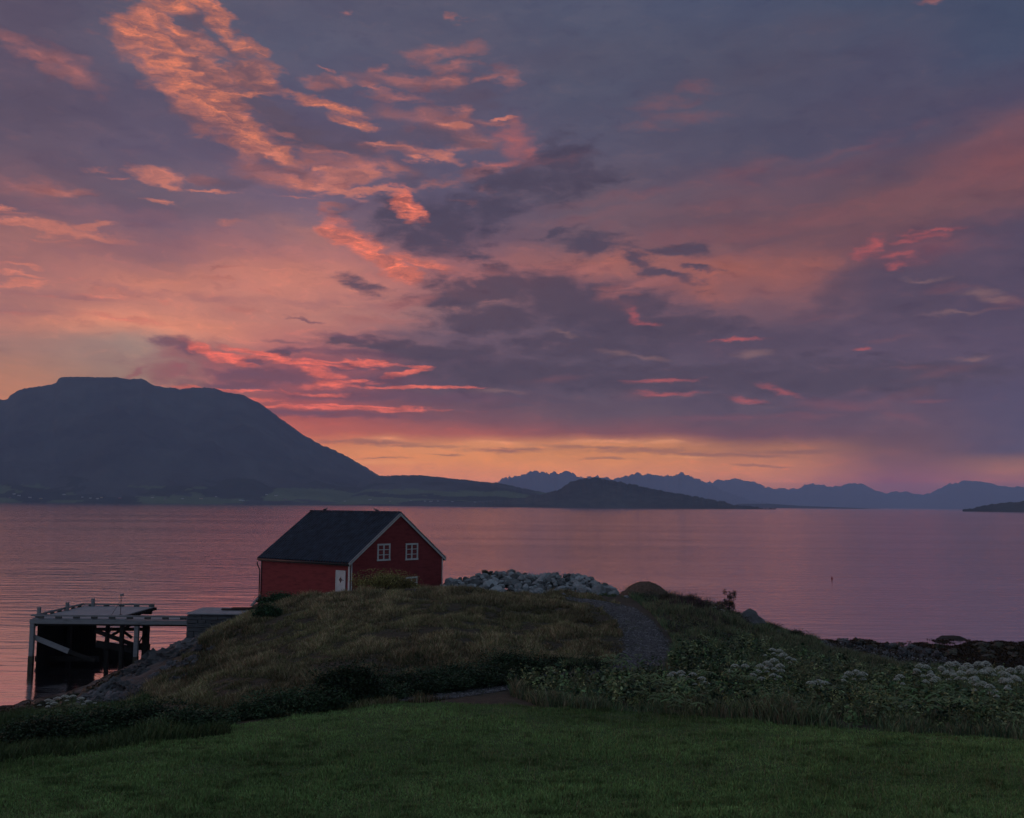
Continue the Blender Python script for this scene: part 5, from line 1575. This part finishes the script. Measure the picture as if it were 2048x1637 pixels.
GP = np.array([(.06, .11, .05), (.11, .175, .07), (.025, .05, .026), (.15, .18, .085), (.09, .12, .07), (.14, .19, .09)])
RW = [(1000, 1380), (1150, 1340), (1262, 1322), (1345, 1320), (1400, 1290), (1480, 1290), (1560, 1300), (1640, 1325), (1800, 1345), (1900, 1345), (2300, 1350), (2300, 1530), (1800, 1472), (1400, 1434), (1100, 1412)]
undergrowth('undergrowth', RW, 5200, (-3, 44), (30, 62), .35, 1.5, .15, GP, 101, per=26)
undergrowth('undergrowth', RW, 4600, (-3, 44), (30, 62), .25, 1.1, .07, GP * np.array((1.25, 1.1, .9)), 131, per=44)
undergrowth('undergrowth', RW, 2500, (-3, 44), (30, 62), .5, 1.7, .10, GP * np.array((1.5, 1.35, 1.3)), 151, per=18)
RW2 = [(1260, 1190), (1330, 1170), (1440, 1190), (1500, 1240), (1520, 1290), (1400, 1300), (1350, 1290), (1320, 1230)]
undergrowth('undergrowth', RW2, 5000, (5, 24), (55, 84), .25, .8, .09, np.array([(.04, .055, .028), (.055, .05, .035), (.05, .04, .04), (.07, .07, .03)]), 103)
RW3 = [(1000, 1172), (1130, 1183), (1240, 1200), (1330, 1205), (1320, 1180), (1230, 1178), (1100, 1180)]
undergrowth('undergrowth', RW3, 900, (-2, 14), (68, 83), .1, .32, .07, np.array([(.05, .10, .03), (.06, .11, .035)]), 107)

# tall dark weed stalks on the right bank
x, y = scatter(5000, 8, 20, 62, 84); z = H(x, y); px, py = proj(x, y, z)
kp = inside(px, py, [(1320, 1215), (1325, 1180), (1440, 1190), (1480, 1235), (1440, 1260), (1380, 1240)])
x, y = x[kp][:420], y[kp][:420]
h = rng.uniform(.5, 1.15, len(x)); col = np.array((.065, .04, .045)) * rng.uniform(.5, 1.4, (len(x), 1))
xx = np.repeat(x, 7); yy = np.repeat(y, 7)
fw = blades('tall_weeds', xx + rng.normal(0, .05, len(xx)), yy + rng.normal(0, .05, len(xx)), np.repeat(h, 7) * rng.uniform(.5, 1, len(xx)), .045, .12, np.repeat(col, 7, 0))

# loose stones: pebbles of the right beach and gravel of the path


def stones(name, x, y, s, base_col, lo=.3, hi=1.9, lift=0.0):
    z = H(x, y) + lift
    th_ = rng.uniform(0, 6.28, len(x))
    base = np.array([(1, 0, 0), (.2, .9, 0), (-.9, .3, 0), (-.3, -.9, 0), (0, 0, .7)])
    ct, st_ = np.cos(th_), np.sin(th_)
    bv = base[None] * s[:, None, None]
    V_ = np.stack([bv[..., 0] * ct[:, None] - bv[..., 1] * st_[:, None] + x[:, None], bv[..., 0] * st_[:, None] + bv[..., 1] * ct[:, None] + y[:, None], bv[..., 2] + z[:, None]], -1).reshape(-1, 3)
    b_ = np.arange(len(x))[:, None] * 5
    F_ = np.concatenate([b_ + np.array(f_) for f_ in ([0, 1, 4], [1, 2, 4], [2, 3, 4], [3, 0, 4])])
    C_ = np.repeat((np.array(base_col) * rng.uniform(lo, hi, (len(x), 1)))[:, None], 5, 1).reshape(-1, 3)
    tag(mesh_np(name, V_, F_, M_GROUND, C_), kind='stuff')


x, y = scatter(26000, 18, 44, 58, 92); z = H(x, y); px, py = proj(x, y, z)
kp = inside(px, py, [(1560, 1265), (1700, 1290), (1860, 1305), (1980, 1345), (1800, 1350), (1680, 1335), (1600, 1300)]) & (z > .3)
stones('pebbles', x[kp], y[kp], rng.uniform(.05, .17, kp.sum()), (.10, .10, .105))
x, y = scatter(420000, -10, 16, 36, 80); kp = pathdist(x, y) < 1.15 + rng.exponential(.1, len(x)); x, y = x[kp][:26000], y[kp][:26000]
stones('gravel', x, y, rng.uniform(.015, .05, len(x)) * rng.choice([1, 1, 1, 1.8], len(x)), (.078, .075, .080), .3, 2.2, .035)
kp = rng.uniform(0, 1, len(x)) < .02 + .10 * (fbm(x / .8, y / .8, 201, 3) > .12)
xb, yb = x[kp], y[kp]; xb = np.repeat(xb, 5) + rng.normal(0, .06, len(xb) * 5); yb = np.repeat(yb, 5) + rng.normal(0, .06, len(yb) * 5)
blades('path_weeds', xb, yb, rng.uniform(.04, .13, len(xb)), .02, .8, np.array((.08, .10, .045)) * rng.uniform(.5, 1.4, (len(xb), 1)), sink=0)

# seaweed tufts on the right skerry and low shore
def weeds(poly, n, xr, yr, nm='seaweed', zlo=-.1, zhi=1.7):
    x, y = scatter(n, *xr, *yr); z = H(x, y); px, py = proj(x, y, z)
    kp = inside(px, py, poly) & (z > zlo) & (z < zhi); x, y = x[kp], y[kp]
    h = rng.uniform(.05, .2, len(x)); col = np.array((.024, .015, .007)) * rng.uniform(.3, 2.0, (len(x), 1))
    return blades(nm, x, y, h, .13, 1.6, col)
weeds([(1600, 1270), (1750, 1282), (1880, 1280), (2300, 1290), (2300, 1345), (1900, 1340), (1700, 1310)], 60000, (20, 60), (70, 96))
weeds([(-100, 1450), (0, 1422), (160, 1385), (300, 1315), (390, 1275), (390, 1300), (300, 1345), (220, 1400), (60, 1450)], 50000, (-34, -20), (44, 78), zhi=1.3)


# ---- giant umbellifers
def umbel(mb_v, mb_f, mb_c, c_, r, tilt, rr):
    pass


def make_umbellifer(kind):
    rr = random.Random(700 + kind); r_ = np.random.default_rng(700 + kind)
    t_ = bpy.data.objects.new('umbellifer', None); COL.objects.link(t_)
    hgt = 1.8
    st = MB(); st.tube([(0, 0, -.1), (.02, .01, hgt * .5), (0, 0, hgt * .93)], [.035, .03, .018], n=7)
    heads = [(0, 0, hgt, .24)]
    for i in range([2, 3, 1, 3, 2][kind]):
        a = rr.uniform(0, 6.28); e = Vector((math.cos(a) * rr.uniform(.25, .5), math.sin(a) * rr.uniform(.2, .4), hgt * rr.uniform(.78, .97)))
        st.tube([(0, 0, hgt * .6), Vector((e.x * .6, e.y * .6, hgt * .72)), e - Vector((0, 0, .03))], [.016, .013, .009], n=5)
        heads.append((e.x, e.y, e.z, rr.uniform(.12, .20)))
    st.build('stalk', M_STALK, t_)
    for hx, hy, hz_, hr in heads:
        n = int(1300 * hr); V_ = []; F_ = []
        a = r_.uniform(0, 6.28, n); q = np.sqrt(r_.uniform(0, 1, n)) * hr
        cell = .55 + .45 * np.cos(q / hr * 9) * np.cos(a * 6)
        X = hx + np.cos(a) * q; Y = hy + np.sin(a) * q; Z = hz_ + .75 * hr * (1 - (q / hr) ** 2) + r_.normal(0, .008, n) + .012 * cell
        s = r_.uniform(.014, .026, n)
        for j in range(n):
            u = Vector(r_.normal(0, 1, 3)); u.z *= .4; u.normalize(); w = u.cross(Vector((r_.normal(0, .3), r_.normal(0, .3), 1))).normalized()
            p = Vector((X[j], Y[j], Z[j])); b0 = len(V_)
            V_ += [p - u * s[j], p + w * s[j], p + u * s[j], p - w * s[j]]; F_.append((b0, b0 + 1, b0 + 2, b0 + 3))
        m_ = MB(); m_.add(V_, F_)
        hd = m_.build('flower_head', M_PETAL, t_)
        rays = MB()
        for j in range(12):
            a_ = j * .5236; rays.tube([(hx, hy, hz_ - .10 * hr / .2), (hx + math.cos(a_) * hr * .75, hy + math.sin(a_) * hr * .75, hz_ + .12 * hr)], [.005, .003], n=3, cap=False)
        rays.build('rays', M_STALK, hd)
    for i in range(6):
        a = i * 1.05 + rr.uniform(-.3, .3); L_ = rr.uniform(.5, .85); z0 = rr.uniform(.25, .9)
        V_ = []; F_ = []
        dirv = Vector((math.cos(a), math.sin(a), 0)); side = Vector((-math.sin(a), math.cos(a), 0))
        def lp_(t): return Vector((0, 0, z0)) + dirv * (t * L_) + Vector((0, 0, .35 * math.sin(t * 2.2) * L_))
        for j in range(7):
            t = .30 + j * .115; wv = .34 * L_ * math.sin(min(1, (1.12 - t) * 1.9) * 1.57)
            for s_ in (-1, 1):
                c0 = lp_(t); tipv = lp_(t + .13) + side * s_ * wv + Vector((0, 0, -.05 * abs(wv)))
                m1 = c0.lerp(tipv, .5) + dirv * .055 * L_ + Vector((0, 0, .02)); m2 = c0.lerp(tipv, .5) - dirv * .055 * L_
                b0 = len(V_); V_ += [c0, m1, tipv, m2]; F_.append((b0, b0 + 1, b0 + 2, b0 + 3))
                for kk in (.35, .65, .85):       # toothed lobes
                    c1 = c0.lerp(tipv, kk); b0 = len(V_)
                    for dd_ in (1, -1):
                        b0 = len(V_); V_ += [c1, c1 + dirv * dd_ * .09 * L_ + side * s_ * .03 * L_, c1 + side * s_ * .07 * L_]; F_.append((b0, b0 + 1, b0 + 2))
        m_ = MB(); m_.add(V_, F_); m_.tube([(0, 0, z0), lp_(.3), lp_(1.0)], [.01, .008, .004], n=4, cap=False)
        m_.build('leaf', mat('umbellifer_leaf', (.075, .13, .05), var=.35, scale=3, rough=.6), t_)
    return t_


UM = [make_umbellifer(i) for i in range(5)]
_first = set()
HEADS = [(96, 1400, 47.5, 'L'), (115, 1396, 47.5, 'L'), (130, 1392, 47.8, 'L'), (146, 1392, 47.6, 'L'), (162, 1396, 47.2, 'L'), (176, 1402, 47, 'L'), (108, 1406, 46.6, 'L'),
         (1347, 1346, 42, 'M'), (1362, 1344, 42.3, 'M'), (1386, 1348, 41.6, 'M'), (1404, 1356, 41, 'M'), (1470, 1331, 44, 'M'), (1490, 1331, 44.5, 'M'), (1521, 1331, 44.5, 'M'), (1534, 1325, 45, 'M'), (1548, 1320, 45, 'M'), (1560, 1331, 44, 'M'), (1523, 1356, 42, 'M'), (1547, 1350, 42.5, 'M'), (1515, 1342, 43, 'M'),
         (1545, 1299, 52, 'U'), (1559, 1301, 51.5, 'U'), (1567, 1308, 50.5, 'U'), (1578, 1316, 50, 'U'), (1430, 1228, 69, 'B'), (1444, 1230, 69, 'B'), (1455, 1242, 67.5, 'B'),
         (1621, 1365, 40, 'C'), (1638, 1362, 40.4, 'C'), (1650, 1365, 40, 'C'), (1698, 1346, 43, 'C'), (1713, 1343, 43.2, 'C'), (1726, 1347, 43, 'C'), (1800, 1352, 42, 'C'), (1840, 1331, 46, 'C'), (1852, 1333, 46, 'C'), (1862, 1350, 42, 'C'), (1872, 1356, 41.5, 'C'),
         (1895, 1345, 41.5, 'R'), (1899, 1328, 43.5, 'R'), (1911, 1327, 43.5, 'R'), (1922, 1345, 41.5, 'R'), (1935, 1330, 42.8, 'R'), (1944, 1341, 41, 'R'), (1957, 1327, 42.8, 'R'), (1972, 1327, 42.8, 'R'), (1965, 1343, 41, 'R'), (1980, 1339, 41.6, 'R'), (2001, 1336, 42, 'R'), (2012, 1348, 40.6, 'R'), (2022, 1340, 41.4, 'R'), (2041, 1336, 42, 'R'), (2052, 1344, 41.4, 'R'), (2032, 1356, 40, 'R'),
         (1948, 1357, 39.6, 'R'), (1979, 1372, 38, 'R'), (2016, 1361, 39, 'R'), (2070, 1350, 40, 'R'), (1965, 1366, 38.6, 'R')]
ULAB = {'L': 'white umbellifer in the cluster by the left shore, before the water', 'M': 'white umbellifer in the middle of the wild verge, right of the path', 'U': 'white umbellifer of the small upper cluster before the beach',
        'B': 'white umbellifer high on the right bank below the lone sapling', 'C': 'pale thin umbellifer between the middle and right clusters', 'R': 'white umbellifer in the dense cluster at the right edge'}
for i, (pxh, pyh, d, z_) in enumerate(HEADS):
    kd = (i * 3 + 1) % 5
    q = P(pxh, pyh, d); gz_ = float(H(q.x, q.y)); hh_ = max(.5, min(2.7, q.z - gz_))
    o = UM[kd] if kd not in _first else copy_tree(UM[kd]); _first.add(kd)
    s = hh_ / 1.9; sx = .5 + .5 * s
    o.location = (q.x, q.y, gz_); o.scale = (sx, sx, s); o.rotation_euler = (0, 0, random.uniform(0, 6.28))
    tag(o, ULAB[z_], 'flowering plant', 'umbellifers ' + {'L': 'of the left shore', 'M': 'of the middle verge', 'U': 'of the upper cluster', 'B': 'of the right bank', 'C': 'between the clusters', 'R': 'of the right edge'}[z_])
# broad leaved plants without flowers
LEAFY = [(1300, 1400), (1330, 1412), (1290, 1380), (1372, 1420), (1345, 1398), (1560, 1420), (1545, 1410), (1770, 1420), (1788, 1408), (1800, 1430), (1840, 1425), (1920, 1412), (1950, 1425), (1945, 1405), (1985, 1420), (2010, 1440), (1900, 1440), (1240, 1330), (1275, 1342), (1225, 1340), (1395, 1385), (1440, 1400), (1480, 1380), (1650, 1400), (1700, 1385), (1860, 1392), (2035, 1400), (1990, 1385), (1925, 1390)]
def make_leafy(kind):
    t_ = bpy.data.objects.new('leafy_plant', None); COL.objects.link(t_); rr = random.Random(900 + kind)
    st = MB(); st.tube([(0, 0, -.1), (0, 0, .5)], [.02, .01], n=5); st.build('stalk', M_STALK, t_)
    for i in range(9):
        a = i * .72 + rr.uniform(-.3, .3); L_ = rr.uniform(.35, .65); z0 = rr.uniform(.05, .5); V_ = []; F_ = []
        dirv = Vector((math.cos(a), math.sin(a), 0)); side = Vector((-math.sin(a), math.cos(a), 0)); up_ = rr.uniform(.25, .7)
        def lp_(t): return Vector((0, 0, z0)) + dirv * (t * L_) + Vector((0, 0, up_ * math.sin(t * 2.3) * L_))
        for j in range(6):
            t = .22 + j * .14; wv = .30 * L_ * math.sin(min(1, (1.15 - t) * 1.7) * 1.57)
            for s_ in (-1, 1):
                c0 = lp_(t); tipv = lp_(t + .16) + side * s_ * wv
                b0 = len(V_); V_ += [c0, c0.lerp(tipv, .55) + dirv * .07 * L_, tipv, c0.lerp(tipv, .5) - dirv * .07 * L_]; F_.append((b0, b0 + 1, b0 + 2, b0 + 3))
        m_ = MB(); m_.add(V_, F_); m_.build('leaf', mat('broad_leaf', (.085, .145, .05), var=.4, scale=3, rough=.6), t_)
    return t_
LF = [make_leafy(i) for i in range(3)]; _first = set()
for i, (pxh, pyh) in enumerate(LEAFY):
    q = ground_at(pxh, pyh + 18, 24); kd = i % 3
    o = LF[kd] if kd not in _first else copy_tree(LF[kd]); _first.add(kd)
    s = random.uniform(1.15, 1.8); o.location = q; o.scale = (s, s, s); o.rotation_euler = (0, 0, random.uniform(0, 6.28))
    lf_ = pxh < 600
    tag(o, 'broad leaved green plant at the left lawn edge' if lf_ else 'broad leaved plant without flowers in the wild verge', 'plant', 'leafy plants ' + ('of the left edge' if lf_ else 'of the verge'))


# every repeat that can be told apart by its place gets a label of its own
ORD = 'first second third fourth fifth sixth seventh eighth ninth tenth eleventh twelfth thirteenth fourteenth fifteenth sixteenth seventeenth eighteenth nineteenth twentieth'.split()
TENS = {20: 'twenty', 30: 'thirty'}


def ordinal(i):
    return ORD[i] if i < 20 else (TENS[(i + 1) // 10 * 10] + '-' + ORD[i % 10] if (i + 1) % 10 else 'thirtieth')


def number_from_left(group):
    os_ = [o for o in COL.objects if o.get('group') == group and o.parent is None]
    if not 1 < len(os_) < 31: return
    def sx(o):
        return float(proj(np.array(o.location.x), np.array(o.location.y), np.array(o.location.z))[0])
    for i, o in enumerate(sorted(os_, key=sx)):
        o['label'] = ('leftmost ' if i == 0 else 'rightmost ' if i == len(os_) - 1 else ordinal(i) + ' from left: ') + o['label']


for gname in sorted({o.get('group') for o in COL.objects if o.get('group') and o.parent is None}):
    if not gname.startswith('boulders of') and not gname.startswith('wet rocks') and not gname.startswith('broken'): number_from_left(gname)

HAZE = 6e-5
# ------------------------------------------------------------------ the air
hb = MB()
hb.box((0, 19000, 500), (84000, 50000, 1020))
hm = bpy.data.materials.new('haze_air'); hm.use_nodes = True
hn = hm.node_tree; hn.nodes.remove(hn.nodes['Principled BSDF'])
pvn = hn.nodes.new('ShaderNodeVolumePrincipled')
pvn.inputs['Color'].default_value = (.50, .62, .94, 1)
pvn.inputs['Density'].default_value = HAZE
hn.links.new(pvn.outputs[0], [n for n in hn.nodes if n.type == 'OUTPUT_MATERIAL'][0].inputs['Volume'])
hz_o = hb.build('haze', hm)
tag(hz_o, kind='stuff')
